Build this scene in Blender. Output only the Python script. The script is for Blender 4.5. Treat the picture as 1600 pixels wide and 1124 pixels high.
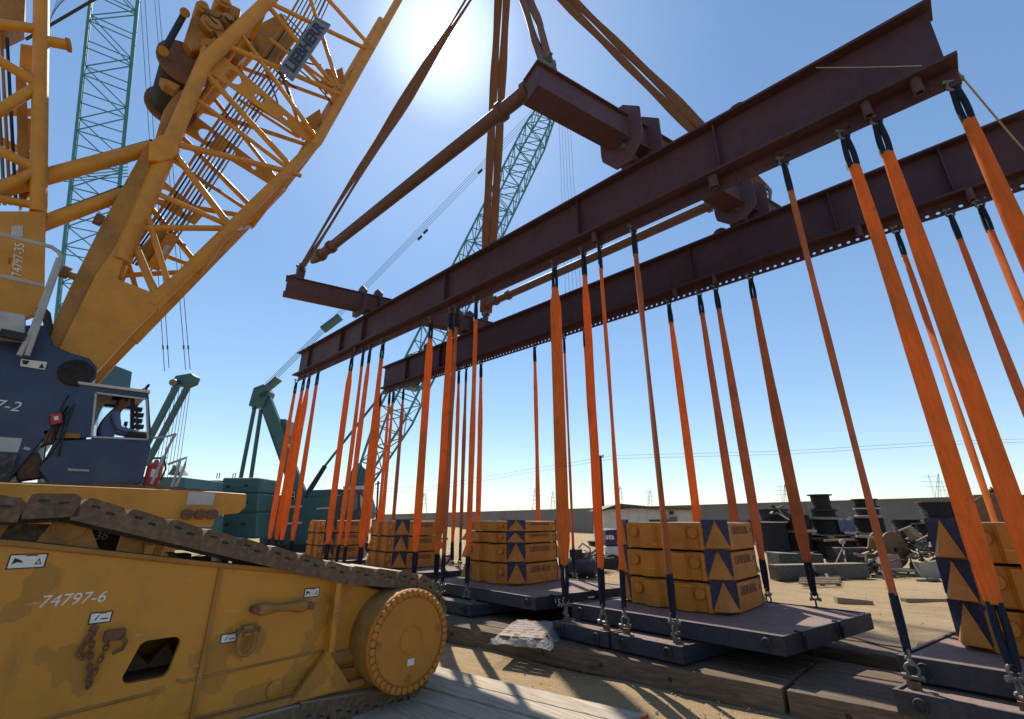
import bpy, math, random
from mathutils import Vector, Matrix, Quaternion
random.seed(7)
R = math.radians
S = bpy.context.scene
COL = S.collection
for o in list(bpy.data.objects): bpy.data.objects.remove(o)

# ------------------------------------------------------------------ camera
# world axes: X runs along the lifting beams (towards the right and the viewer), Y away to the right, Z up
YAW, TILT, CAMH, FPX = R(44.8), math.atan2(248, 700), 1.9, 700.0
cam = bpy.data.cameras.new('camera'); cam_o = bpy.data.objects.new('camera', cam); COL.objects.link(cam_o)
cam.sensor_width = 36; cam.lens = FPX / 1600 * 36; cam.clip_start = .05; cam.clip_end = 6000
cam_o.location = (0, 0, CAMH); cam_o.rotation_euler = (R(90) + TILT, 0, YAW)
S.camera = cam_o

# ------------------------------------------------------------------ sky, sun, exposure
SUN_EL, SUN_AZ = R(54.5), R(-12.6)          # azimuth measured from the camera heading, right positive
head = Vector((-math.sin(YAW), math.cos(YAW), 0)); right = Vector((math.cos(YAW), math.sin(YAW), 0))
sdir = (head * math.cos(SUN_AZ) + right * math.sin(SUN_AZ)) * math.cos(SUN_EL) + Vector((0, 0, math.sin(SUN_EL)))
W = bpy.data.worlds.new('World'); S.world = W; W.use_nodes = True
nt = W.node_tree; bg = nt.nodes['Background']
sky = nt.nodes.new('ShaderNodeTexSky'); sky.sky_type = 'NISHITA'; sky.sun_disc = False
sky.sun_elevation = SUN_EL; sky.sun_rotation = math.atan2(sdir.x, sdir.y)
sky.air_density = 1.0; sky.dust_density = 0.06; sky.ozone_density = 1.3; sky.altitude = 10
# bright aureole round the sun itself (sun_disc is off, the sun stands in the picture)
geo = nt.nodes.new('ShaderNodeTexCoord')
dot = nt.nodes.new('ShaderNodeVectorMath'); dot.operation = 'DOT_PRODUCT'; dot.inputs[1].default_value = sdir
nt.links.new(geo.outputs['Generated'], dot.inputs[0])
def aureole(lo, hi, strength, power):
    mr = nt.nodes.new('ShaderNodeMapRange'); mr.inputs[1].default_value = math.cos(R(lo)); mr.inputs[2].default_value = math.cos(R(hi))
    mr.clamp = True
    nt.links.new(dot.outputs['Value'], mr.inputs[0])
    p = nt.nodes.new('ShaderNodeMath'); p.operation = 'POWER'; p.inputs[1].default_value = power
    nt.links.new(mr.outputs[0], p.inputs[0])
    m = nt.nodes.new('ShaderNodeMath'); m.operation = 'MULTIPLY'; m.inputs[1].default_value = strength
    nt.links.new(p.outputs[0], m.inputs[0]); return m
a1, a2, a3 = aureole(2.8, 1.0, 60, 1.6), aureole(9, 0, 2.8, 2.0), aureole(32, 0, .9, 2.0)
s1 = nt.nodes.new('ShaderNodeMath'); s1.operation = 'ADD'; nt.links.new(a1.outputs[0], s1.inputs[0]); nt.links.new(a2.outputs[0], s1.inputs[1])
s2 = nt.nodes.new('ShaderNodeMath'); s2.operation = 'ADD'; nt.links.new(s1.outputs[0], s2.inputs[0]); nt.links.new(a3.outputs[0], s2.inputs[1])
addc = nt.nodes.new('ShaderNodeMix'); addc.data_type = 'RGBA'; addc.blend_type = 'ADD'; addc.inputs[0].default_value = 1
hs = nt.nodes.new('ShaderNodeHueSaturation'); hs.inputs['Saturation'].default_value = 1.2; gm = nt.nodes.new('ShaderNodeGamma'); gm.inputs[1].default_value = .74; nt.links.new(sky.outputs[0], gm.inputs[0]); nt.links.new(gm.outputs[0], hs.inputs['Color']); nt.links.new(hs.outputs[0], addc.inputs[6]); nt.links.new(s2.outputs[0], addc.inputs[7])
tint = nt.nodes.new('ShaderNodeMix'); tint.data_type = 'RGBA'; tint.blend_type = 'MULTIPLY'; tint.inputs[0].default_value = 1; tint.inputs[7].default_value = (1.18, 1.26, 1.32, 1)
nt.links.new(addc.outputs[2], tint.inputs[6]); nt.links.new(tint.outputs[2], bg.inputs[0])
bg.inputs[1].default_value = 0.15
sun = bpy.data.lights.new('sun', 'SUN'); sun.energy = 5.0; sun.angle = R(.55); sun.color = (1, .95, .86)
sun_o = bpy.data.objects.new('sun', sun); COL.objects.link(sun_o)
sun_o.rotation_euler = sdir.to_track_quat('Z', 'Y').to_euler(); sun_o.location = sdir * 60
S.view_settings.view_transform = 'Standard'; S.view_settings.look = 'None'; S.view_settings.gamma = 1
S.view_settings.use_curve_mapping = False; S.view_settings.exposure = 0.26
S.render.engine = 'CYCLES'

# ------------------------------------------------------------------ measuring helpers (photo point -> point on a plane of the place)
CT, ST = math.cos(TILT), math.sin(TILT)
def ray(px, py):
    u, v = px - 800, py - 562
    f, z = v * ST + FPX * CT, -v * CT + FPX * ST
    return Vector((u * right.x + f * head.x, u * right.y + f * head.y, z))
ORIG = Vector((0, 0, CAMH))
def onX(px, py, X): d = ray(px, py); return ORIG + d * (X / d.x)
def onY(px, py, Y): d = ray(px, py); return ORIG + d * (Y / d.y)
def onZ(px, py, Z): d = ray(px, py); return ORIG + d * ((Z - CAMH) / d.z)
def onD(px, py, D): d = ray(px, py); return ORIG + d * (D / (d.x * head.x + d.y * head.y))   # at distance D ahead

# ------------------------------------------------------------------ materials
def nodes(name):
    m = bpy.data.materials.new(name); m.use_nodes = True; t = m.node_tree
    return m, t, t.nodes['Principled BSDF']
def mixc(t, fac, a, b, blend='MIX'):
    n = t.nodes.new('ShaderNodeMix'); n.data_type = 'RGBA'; n.blend_type = blend
    for i, x in ((0, fac), (6, a), (7, b)):
        if hasattr(x, 'is_linked') or hasattr(x, 'links'): t.links.new(x, n.inputs[i])
        elif i == 0: n.inputs[0].default_value = x
        else: n.inputs[i].default_value = (*x, 1) if len(x) == 3 else x
    return n.outputs[2]
def noise(t, scale, detail=4, rough=.6, vec=None, stretch=None):
    n = t.nodes.new('ShaderNodeTexNoise'); n.inputs['Scale'].default_value = scale; n.inputs['Detail'].default_value = detail
    n.inputs['Roughness'].default_value = rough
    if vec is None:
        g = t.nodes.new('ShaderNodeNewGeometry'); vec = g.outputs['Position']
    if stretch:
        mp = t.nodes.new('ShaderNodeMapping'); mp.inputs['Scale'].default_value = stretch; t.links.new(vec, mp.inputs[0]); vec = mp.outputs[0]
    t.links.new(vec, n.inputs['Vector']); return n.outputs['Fac']
def ramp(t, x, lo, hi, a=0, b=1):
    n = t.nodes.new('ShaderNodeMapRange'); n.inputs[1].default_value = lo; n.inputs[2].default_value = hi
    n.inputs[3].default_value = a; n.inputs[4].default_value = b; t.links.new(x, n.inputs[0]); return n.outputs[0]
def bump(t, b, x, strength, dist):
    n = t.nodes.new('ShaderNodeBump'); n.inputs['Strength'].default_value = strength; n.inputs['Distance'].default_value = dist
    t.links.new(x, n.inputs['Height']); t.links.new(n.outputs[0], b.inputs['Normal'])
def paint(name, col, rough=.45, dust=(.36, .28, .18), dust_amt=.35, dirt=(.05, .035, .02), dirt_amt=.35, spec=.4, scale=2.2, metal=0, up_dust=.5, runs=None, up_lit_col=None):
    m, t, b = nodes(name)
    n1 = noise(t, scale, 6, .65); n2 = noise(t, scale * 7, 4, .6); n3 = noise(t, scale * .6, 5, .7)
    c = mixc(t, ramp(t, n1, .42, .72, 0, dirt_amt), col, dirt)
    c = mixc(t, ramp(t, n2, .45, .75, 0, dust_amt), c, dust)
    if runs:        # rust runs down the plate
        c = mixc(t, ramp(t, noise(t, 5, 5, .7, stretch=(1, 1, .12)), .52, .72, 0, .3), c, runs)
        c = mixc(t, ramp(t, noise(t, 26, 2, .5, stretch=(.15, .15, 1)), .70, .75, 0, .4), c, tuple(x * 2.2 for x in col))
    g = t.nodes.new('ShaderNodeNewGeometry'); sx = t.nodes.new('ShaderNodeSeparateXYZ'); t.links.new(g.outputs['Normal'], sx.inputs[0])
    up = ramp(t, sx.outputs[2], .35, .95, 0, up_dust)       # dust settles on faces that look up
    c = mixc(t, up, c, up_lit_col or dust)  # an override colour adds painted sun glare to that dust
    t.links.new(c, b.inputs['Base Color'])
    t.links.new(ramp(t, n3, .3, .7, rough - .08, rough + .2), b.inputs['Roughness'])
    b.inputs['Specular IOR Level'].default_value = spec; b.inputs['Metallic'].default_value = metal
    bump(t, b, n2, .12, .01)
    return m
MT = {}
MT['yellow'] = paint('yellow_paint', (.58, .25, .018), .42, dust=(.44, .27, .10), dust_amt=.22, dirt_amt=.35)
MT['yellow_old'] = paint('yellow_paint_dusty', (.38, .17, .022), .6, dust=(.34, .22, .10), dust_amt=.5, dirt_amt=.55, scale=1.6)
MT['ballast'] = paint('ballast_paint', (.52, .18, .012), .5, dust=(.42, .22, .07), dust_amt=.2, dirt_amt=.35, scale=3, runs=(.20, .075, .015))
MT['navy'] = paint('navy_paint', (.015, .016, .062), .45, dust_amt=.12, dirt_amt=.1, scale=3, up_dust=.3)
MT['blue'] = paint('cab_blue_paint', (.007, .026, .082), .3, dust=(.035, .055, .10), dust_amt=.2, dirt_amt=.15, spec=.5, up_dust=.3)
MT['teal'] = paint('teal_paint', (.03, .105, .11), .4, dust_amt=.15, dirt_amt=.2)
MT['tealbright'] = paint('teal_boom_paint', (.04, .20, .22), .4, dust_amt=.1, dirt_amt=.15, up_dust=.2)
MT['tray'] = paint('tray_blue_paint', (.014, .022, .042), .5, dust=(.12, .09, .07), dust_amt=.25, dirt_amt=.4, scale=2.5, up_dust=.85)
MT['primer'] = paint('red_oxide_primer', (.060, .024, .034), .6, dust=(.10, .05, .042), dust_amt=.3, dirt=(.03, .014, .016), dirt_amt=.5, scale=1.1, up_dust=.3, runs=(.11, .048, .03))
MT['primer2'] = paint('purple_primer', (.088, .042, .055), .6, dust=(.14, .078, .07), dust_amt=.3, dirt=(.04, .02, .02), dirt_amt=.4, scale=1.7, up_dust=.3, runs=(.15, .07, .045))
MT['rust'] = paint('rusty_steel', (.16, .075, .04), .75, dust=(.28, .16, .09), dust_amt=.5, dirt_amt=.6, scale=4)
MT['trackiron'] = paint('dusty_track_steel', (.13, .08, .045), .75, dust=(.30, .205, .115), dust_amt=.5, dirt=(.05, .035, .022), dirt_amt=.6, scale=3.5, up_dust=.85, up_lit_col=(.52, .42, .29))  # shoe tops: pale dust plus sunlit glare put into the colour
MT['galv'] = paint('galvanised_steel', (.15, .15, .145), .45, dust_amt=.25, dirt_amt=.3, metal=.5, scale=6)
MT['alum'] = paint('grey_platform_metal', (.42, .42, .40), .5, dust_amt=.2, dirt_amt=.3, metal=.2, scale=4)
MT['dark'] = paint('black_steel', (.016, .016, .017), .6, dust=(.1, .08, .06), dust_amt=.25, dirt_amt=.2, scale=4, up_dust=.35)
MT['grease'] = paint('dark_grease', (.012, .011, .011), .7, dust_amt=.05, dirt_amt=.2)
MT['rubber'] = paint('black_hose_rubber', (.014, .014, .015), .5, dust=(.1, .08, .06), dust_amt=.2, dirt_amt=.1, up_dust=.2)
MT['cable'] = paint('steel_rope', (.07, .075, .085), .5, dust_amt=.1, dirt_amt=.1)
MT['white'] = paint('white_sticker', (.72, .72, .70), .5, dust_amt=.15, dirt_amt=.15, scale=9)
MT['ltgrey'] = paint('light_grey_plate', (.48, .47, .45), .5, dust_amt=.2, dirt_amt=.2, scale=6)
MT['whitewall'] = paint('white_cladding', (.62, .60, .55), .6, dust_amt=.25, dirt_amt=.12, scale=.6)
MT['red'] = paint('red_paint', (.42, .02, .018), .4, dust_amt=.1, dirt_amt=.2, scale=5)
MT['brownstk'] = paint('brown_sticker', (.22, .06, .02), .5, dust_amt=.1, dirt_amt=.1)
MT['concrete'] = paint('grey_concrete', (.15, .145, .135), .85, dust=(.22, .20, .175), dust_amt=.4, dirt=(.09, .085, .08), dirt_amt=.5, scale=.35)
MT['pylon'] = paint('pylon_steel', (.30, .33, .37), .6, dust_amt=.1, dirt_amt=.1, up_dust=0)
MT['greybox'] = paint('blue_grey_steel', (.028, .034, .045), .6, dust_amt=.35, dirt_amt=.4)
MT['ochre'] = paint('ochre_reel_wood', (.30, .19, .06), .7, dust_amt=.3, dirt_amt=.4, scale=4)
MT['pinkboard'] = paint('pinkish_board', (.36, .24, .18), .8, dust_amt=.3, dirt_amt=.4, scale=4)
MT['bluetarp'] = paint('faded_blue_tarp', (.10, .13, .22), .7, dust_amt=.4)
MT['glassdark'] = paint('dark_window_glass', (.02, .025, .03), .1, dust_amt=.1, dirt_amt=0, spec=.6)
MT['pebble'] = paint('sand_pebble', (.44, .33, .21), .9, dust_amt=.3, dirt_amt=.3, scale=9)
MT['kerb'] = paint('stained_shaded_kerb', (.085, .08, .072), .85, dust_amt=.3, dirt_amt=.5, scale=3)  # streaked concrete, darkened further: shade of its backlit front in the colour
MT['plaster'] = paint('pale_concrete', (.33, .29, .24), .8, dust_amt=.3, dirt_amt=.3, scale=3)

def webbing(name, col, rough=.75, trans=.3, scale=30, dirt=(.10, .05, .03), dirt_amt=.45):
    m, t, b = nodes(name)
    n1 = noise(t, 1.6, 5, .7); n2 = noise(t, scale, 3, .6, stretch=(1, 1, .15))
    c = mixc(t, ramp(t, n1, .45, .75, 0, dirt_amt), col, dirt)
    c = mixc(t, ramp(t, n2, .35, .7, 0, .42), c, tuple(x * .5 for x in col))
    n3 = noise(t, 5, 4, .7); c = mixc(t, ramp(t, n3, .60, .72, 0, .35), c, dirt)
    t.links.new(c, b.inputs['Base Color']); b.inputs['Roughness'].default_value = rough; b.inputs['Specular IOR Level'].default_value = .2
    bump(t, b, n2, .3, .01)
    tr = t.nodes.new('ShaderNodeBsdfTranslucent'); t.links.new(c, tr.inputs[0])
    mx = t.nodes.new('ShaderNodeMixShader'); mx.inputs[0].default_value = trans
    t.links.new(b.outputs[0], mx.inputs[1]); t.links.new(tr.outputs[0], mx.inputs[2])
    t.links.new(mx.outputs[0], t.nodes['Material Output'].inputs[0]); return m
MT['orange'] = webbing('orange_polyester', (.84, .235, .045), trans=.4, dirt_amt=.25)
MT['orange2'] = webbing('shaded_orange_polyester', (.58, .19, .075), trans=.35, dirt_amt=.5)  # browner copy: backlit shade of edge-on slings in the colour, plus more dirt
MT['brownweb'] = webbing('brown_polyester', (.22, .105, .055), trans=.15, dirt_amt=.4)
MT['sleeve'] = webbing('navy_sleeve_cloth', (.012, .018, .034), trans=.0, dirt=(.04, .035, .03), dirt_amt=.3)
MT['plastic_rope'] = webbing('pale_rope', (.42, .36, .27), trans=.1)

def wood(name, col, dark, axis=0, rough=.85):
    m, t, b = nodes(name)
    st = [9, 9, 9]; st[axis] = .55
    n1 = noise(t, 3.2, 8, .65, stretch=st); n2 = noise(t, 1.1, 4, .6); n3 = noise(t, 14, 3, .6, stretch=st)
    c = mixc(t, ramp(t, n1, .35, .68), dark, col)
    c = mixc(t, ramp(t, n2, .45, .75, 0, .45), c, tuple(x * .55 for x in col))
    t.links.new(c, b.inputs['Base Color']); b.inputs['Roughness'].default_value = rough; b.inputs['Specular IOR Level'].default_value = .2
    bump(t, b, n3, .5, .012); return m
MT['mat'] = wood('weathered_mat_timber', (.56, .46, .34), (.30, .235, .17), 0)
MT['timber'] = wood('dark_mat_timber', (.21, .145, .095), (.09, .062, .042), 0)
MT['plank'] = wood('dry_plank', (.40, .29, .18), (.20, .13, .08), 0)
MT['reelwood'] = wood('reel_wood', (.42, .33, .23), (.2, .15, .1), 2)

def sand_mat():
    m, t, b = nodes('desert_sand')
    n1 = noise(t, .35, 6, .65); n2 = noise(t, 6, 6, .7); n3 = noise(t, 60, 3, .6); n4 = noise(t, 1.4, 5, .6, stretch=(.35, 1.5, 1))
    c = mixc(t, ramp(t, n1, .35, .65), (.40, .27, .14), (.48, .34, .195))
    c = mixc(t, ramp(t, n4, .48, .68, 0, .5), c, (.32, .215, .11))
    c = mixc(t, ramp(t, n2, .5, .75, 0, .5), c, (.30, .22, .14))
    c = mixc(t, ramp(t, n3, .6, .75, 0, .6), c, (.22, .17, .12))
    t.links.new(c, b.inputs['Base Color']); b.inputs['Roughness'].default_value = .95; b.inputs['Specular IOR Level'].default_value = .1
    h = t.nodes.new('ShaderNodeMath'); h.operation = 'ADD'; t.links.new(n2, h.inputs[0]); t.links.new(n3, h.inputs[1])
    n5 = noise(t, 1.6, 4, .6, stretch=(.12, 2.2, 1)); h2 = t.nodes.new('ShaderNodeMath'); h2.operation = 'MULTIPLY_ADD'; h2.inputs[1].default_value = 2.5; t.links.new(n5, h2.inputs[0]); t.links.new(h.outputs[0], h2.inputs[2]); h = h2
    bump(t, b, h.outputs[0], .8, .06); return m
MT['sand'] = sand_mat()
m, t, b = nodes('window_glass'); b.inputs['Base Color'].default_value = (.85, .93, .95, 1); b.inputs['Transmission Weight'].default_value = 1
b.inputs['Roughness'].default_value = .02; b.inputs['IOR'].default_value = 1.1; b.inputs['Alpha'].default_value = .25; MT['glass'] = m
m, t, b = nodes('clear_wrap'); b.inputs['Base Color'].default_value = (.8, .8, .78, 1); b.inputs['Roughness'].default_value = .25
b.inputs['Alpha'].default_value = .2; bump(t, b, noise(t, 14, 5, .6), .8, .03); MT['wrap'] = m
m, t, b = nodes('skin'); b.inputs['Base Color'].default_value = (.27, .15, .10, 1); b.inputs['Roughness'].default_value = .6; MT['skin'] = m
m, t, b = nodes('shirt_cloth'); b.inputs['Base Color'].default_value = (.16, .20, .34, 1); b.inputs['Roughness'].default_value = .85; MT['shirt'] = m
m, t, b = nodes('dark_hair'); b.inputs['Base Color'].default_value = (.015, .012, .011, 1); b.inputs['Roughness'].default_value = .7; MT['hair'] = m

# ------------------------------------------------------------------ mesh helpers
def frame(d, up=Vector((0, 0, 1))):
    d = d.normalized()
    if abs(d.dot(up)) > .98: up = Vector((0, 1, 0))
    s = d.cross(up).normalized(); u = s.cross(d).normalized(); return d, s, u
class MB:
    def __init__(s): s.v = []; s.f = []; s.sm = []
    def add(s, vs, fs, sm=False):
        n = len(s.v); s.v += [Vector(x) for x in vs]; s.f += [tuple(i + n for i in f) for f in fs]; s.sm += [sm] * len(fs); return s
    def box(s, c, size, rz=0, M=None):
        hx, hy, hz = [x / 2 for x in size]; vs = []
        Q = Matrix.Rotation(rz, 3, 'Z') if M is None else M
        for z in (-hz, hz):
            for x, y in ((-hx, -hy), (hx, -hy), (hx, hy), (-hx, hy)): vs.append(Vector(c) + Q @ Vector((x, y, z)))
        return s.add(vs, [(3, 2, 1, 0), (4, 5, 6, 7), (0, 1, 5, 4), (1, 2, 6, 5), (2, 3, 7, 6), (3, 0, 4, 7)])
    def bar(s, p, q, w, h, up=Vector((0, 0, 1))):
        p, q = Vector(p), Vector(q); d, sd, u = frame(q - p, Vector(up)); vs = []
        for e in (p, q):
            for a, b in ((-1, -1), (1, -1), (1, 1), (-1, 1)): vs.append(e + sd * (a * w / 2) + u * (b * h / 2))
        return s.add(vs, [(0, 1, 2, 3), (7, 6, 5, 4), (1, 0, 4, 5), (2, 1, 5, 6), (3, 2, 6, 7), (0, 3, 7, 4)])
    def tube(s, p, q, r, seg=10, r2=None, caps=True):
        p, q = Vector(p), Vector(q); d, sd, u = frame(q - p); r2 = r if r2 is None else r2; vs = []
        for e, rr in ((p, r), (q, r2)):
            for i in range(seg):
                a = 2 * math.pi * i / seg; vs.append(e + sd * (math.cos(a) * rr) + u * (math.sin(a) * rr))
        s.add(vs, [(i, (i + 1) % seg, seg + (i + 1) % seg, seg + i) for i in range(seg)], True)
        if caps:
            s.add(vs[:seg], [tuple(reversed(range(seg)))]); s.add(vs[seg:], [tuple(range(seg))])
        return s
    def path(s, pts, r, seg=8, closed=False):
        pts = [Vector(p) for p in pts]; n = len(pts); vs = []; u0 = None
        for i, p in enumerate(pts):
            a = pts[(i - 1) % n] if (closed or i > 0) else p; b = pts[(i + 1) % n] if (closed or i < n - 1) else p
            d = (b - a).normalized()
            if u0 is None: _, sd, u = frame(d)
            else:
                u = (u0 - d * u0.dot(d)); u = u.normalized() if u.length > 1e-6 else frame(d)[2]; sd = d.cross(u)
            u0 = u; rr = r[i] if isinstance(r, (list, tuple)) else r
            for k in range(seg):
                t_ = 2 * math.pi * k / seg; vs.append(p + sd * (math.cos(t_) * rr) + u * (math.sin(t_) * rr))
        fs = []
        for i in range(n if closed else n - 1):
            j = (i + 1) % n
            for k in range(seg): fs.append((i * seg + k, i * seg + (k + 1) % seg, j * seg + (k + 1) % seg, j * seg + k))
        s.add(vs, fs, True)
        if not closed:
            s.add(vs[:seg], [tuple(reversed(range(seg)))]); s.add(vs[-seg:], [tuple(range(seg))])
        return s
    def prism(s, pts, vec):
        pts = [Vector(p) for p in pts]; vec = Vector(vec); n = len(pts)
        nr = Vector((0, 0, 0))
        for i in range(n): nr += pts[i].cross(pts[(i + 1) % n])
        if nr.dot(vec) > 0: pts = pts[::-1]
        return s.add(pts + [p + vec for p in pts], [tuple(range(n)), tuple(range(2 * n - 1, n - 1, -1))] +
                     [((i + 1) % n, i, n + i, n + (i + 1) % n) for i in range(n)])
    def lathe(s, prof, c, axis, seg=24, smooth=True):
        c = Vector(c); d, sd, u = frame(Vector(axis)); vs = []; n = len(prof)
        for r, h in prof:
            for i in range(seg):
                a = 2 * math.pi * i / seg; vs.append(c + d * h + sd * (math.cos(a) * r) + u * (math.sin(a) * r))
        fs = [(j * seg + i, j * seg + (i + 1) % seg, (j + 1) * seg + (i + 1) % seg, (j + 1) * seg + i) for j in range(n - 1) for i in range(seg)]
        s.add(vs, fs, smooth)
        if prof[0][0] > 1e-6: s.add(vs[:seg], [tuple(reversed(range(seg)))])
        if prof[-1][0] > 1e-6: s.add(vs[-seg:], [tuple(range(seg))])
        return s
    def mesh(s, name, mat, org=Vector((0, 0, 0))):
        me = bpy.data.meshes.new(name); me.from_pydata([tuple(x - org) for x in s.v], [], s.f)
        me.polygons.foreach_set('use_smooth', s.sm)
        if any(s.sm): me.set_sharp_from_angle(angle=R(38))
        me.materials.append(MT[mat]); me.update(); return me
    def build(s, name, mat, parent=None, bevel=0, org=None):
        o_ = ORG.get(parent.name, Vector()) if parent else (Vector(org) if org else Vector())
        ob = bpy.data.objects.new(name, s.mesh(name, mat, o_)); COL.objects.link(ob)
        if parent: ob.parent = parent
        else: ob.location = o_
        ORG[ob.name] = o_
        if bevel:
            b = ob.modifiers.new('bevel', 'BEVEL'); b.width = bevel; b.segments = 2; b.limit_method = 'ANGLE'; b.angle_limit = R(40)
        return ob
ORG = {}
def thing(name, label, cat, loc=(0, 0, 0), group=None):
    o = bpy.data.objects.new(name, None); COL.objects.link(o); o.location = loc; o.empty_display_size = .1
    ORG[o.name] = Vector(loc); return tag(o, label, cat, group)
def tag(o, label=None, cat=None, group=None, kind=None):
    for k_, v_ in (('label', label), ('category', cat), ('group', group), ('kind', kind)):
        if v_: o[k_] = v_
    return o
_cache = {}
def stick(name, p, q, r, mat, parent, seg=8, ratio=None):
    """a straight round (or, with ratio, square) member: shared unit mesh set between p and q"""
    key = (mat, seg, ratio)
    if key not in _cache:
        mb = MB()
        if ratio: mb.bar((0, 0, 0), (0, 0, 1), 2, 2 * ratio, up=Vector((0, 1, 0)))
        else: mb.tube((0, 0, 0), (0, 0, 1), 1, seg)
        _cache[key] = mb.mesh('member', mat)
    p, q = Vector(p), Vector(q); d, sd, u = frame(q - p); L = (q - p).length
    ob = bpy.data.objects.new(name, _cache[key]); COL.objects.link(ob)
    org = ORG.get(parent.name, Vector()); ob.parent = parent; ORG[ob.name] = org
    M = Matrix((sd * r, u * r, d * L)).transposed().to_4x4(); M.translation = p - org
    ob.matrix_basis = M
    if True:
        # the shear-free basis: three orthogonal axes, so location/rotation/scale hold it exactly
        pass
    return ob
def inst(name, me, M, parent=None):
    ob = bpy.data.objects.new(name, me); COL.objects.link(ob)
    if parent:
        org = ORG.get(parent.name, Vector()); ob.parent = parent; M = Matrix.Translation(-org) @ M; ORG[ob.name] = org
    ob.matrix_basis = M; return ob
def copy_tree(o, parent=None):
    c = o.copy(); COL.objects.link(c); c.parent = parent
    for ch in o.children: copy_tree(ch, c)
    return c
def text_mesh(body, size, mat, depth=.004, align='CENTER', bold=0, shear=0):
    cu = bpy.data.curves.new('lettering', 'FONT'); cu.body = body; cu.size = size; cu.extrude = depth; cu.align_x = align; cu.align_y = 'CENTER'
    cu.offset = bold; cu.shear = shear; cu.resolution_u = 3
    ob = bpy.data.objects.new('lettering', cu); COL.objects.link(ob)
    dg = bpy.context.evaluated_depsgraph_get(); me = bpy.data.meshes.new_from_object(ob.evaluated_get(dg))
    bpy.data.objects.remove(ob); bpy.data.curves.remove(cu)
    me.materials.clear(); me.materials.append(MT[mat]); me.name = 'lettering'; return me
def basis(xaxis, yaxis, loc):
    x = Vector(xaxis).normalized(); y = Vector(yaxis); y = (y - x * y.dot(x)).normalized(); z = x.cross(y)
    M = Matrix((x, y, z)).transposed().to_4x4(); M.translation = loc; return M
ORD = ['first', 'second', 'third', 'fourth', 'fifth', 'sixth', 'seventh', 'eighth', 'ninth', 'tenth', 'eleventh', 'twelfth', 'thirteenth',
       'fourteenth', 'fifteenth', 'sixteenth', 'seventeenth', 'eighteenth', 'nineteenth', 'twentieth']
# ================================================================== ground, wall
def ground():
    mb = MB(); rings = [0] + [.5 * 1.13 ** i for i in range(75)]; seg = 96; rnd = random.Random(3)
    c = Vector((-3, 5, 0)); ph = [rnd.uniform(0, 6.28) for _ in range(8)]
    def h(x, y):
        return .018 * math.sin(x * 1.3 + ph[0]) * math.sin(y * 1.1 + ph[1]) + .014 * math.sin(x * 2.9 + y * 1.7 + ph[2]) + .01 * math.sin(y * 4.1 - x * 2.2 + ph[3]) - .03
    vs = [(c.x, c.y, h(c.x, c.y))]
    for r in rings[1:]:
        for i in range(seg):
            a = 2 * math.pi * i / seg; x, y = c.x + r * math.cos(a), c.y + r * math.sin(a)
            vs.append((x, y, h(x, y) if r < 60 else -.03))
    fs = [(0, 1 + i, 1 + (i + 1) % seg) for i in range(seg)]
    for j in range(len(rings) - 2):
        b0, b1 = 1 + j * seg, 1 + (j + 1) * seg
        fs += [(b0 + i, b1 + i, b1 + (i + 1) % seg, b0 + (i + 1) % seg) for i in range(seg)]
    mb.add(vs, fs, True); o = mb.build('ground', 'sand'); tag(o, 'pale dry sand of the yard', kind='structure')
ground()
def pebbles():
    mb = MB(); rnd = random.Random(11)
    for i in range(900):
        px, py = rnd.uniform(640, 1600), 905 + 215 * rnd.random() ** 1.3
        p = onZ(px, py, 0); r = rnd.uniform(.005, .016) * (1.5 if rnd.random() < .06 else 1)
        a = rnd.uniform(0, 6.28); vs = []
        for k in range(5): vs.append((p.x + r * math.cos(a + k * 1.257) * rnd.uniform(.7, 1.2), p.y + r * math.sin(a + k * 1.257) * rnd.uniform(.7, 1.2), -.02))
        h_ = r * rnd.uniform(.25, .6)
        vs += [((v[0] * .55 + p.x * .45) + r * .1, v[1] * .55 + p.y * .45, h_ * rnd.uniform(.8, 1.1) - .012) for v in vs[:5]]
        mb.add(vs, [(k, (k + 1) % 5, 5 + (k + 1) % 5, 5 + k) for k in range(5)] + [(5, 6, 7, 8, 9)])
    o = mb.build('gravel', 'pebble'); tag(o, 'small stones scattered over the sand', 'gravel', kind='stuff')
pebbles()

# perimeter wall: pale concrete panels between posts
def wall():
    a = onD(1508, 778.7, 29.8); b = onD(654, 803, 134)
    A, B = Vector((a.x, a.y, 0)), Vector((b.x, b.y, 0)); d = (B - A).normalized(); nrm = Vector((-d.y, d.x, 0))
    w = thing('perimeter_wall', 'long plain grey concrete wall closing the yard behind everything', 'wall', A)
    H = 3.12; L = 5.0
    pm = MB().box((L / 2, 0, H / 2), (L - .03, .2, H)).mesh('panel', 'concrete')
    qm = MB().box((0, 0, H / 2 + .01), (.34, .26, H)).mesh('post', 'concrete')
    cm = MB().box((L / 2, 0, H + .04), (L - .01, .28, .08)).mesh('coping', 'concrete')
    for i in range(-8, 34):
        M = basis(d, nrm, A + d * (i * L)); inst('panel', pm, M, w); inst('coping', cm, M, w)
wall()
MT['brownpipe'] = paint('brown_pipe_paint', (.11, .055, .045), .55, dust=(.18, .10, .075), dust_amt=.4, dirt_amt=.4, scale=2, up_dust=.3)
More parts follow.
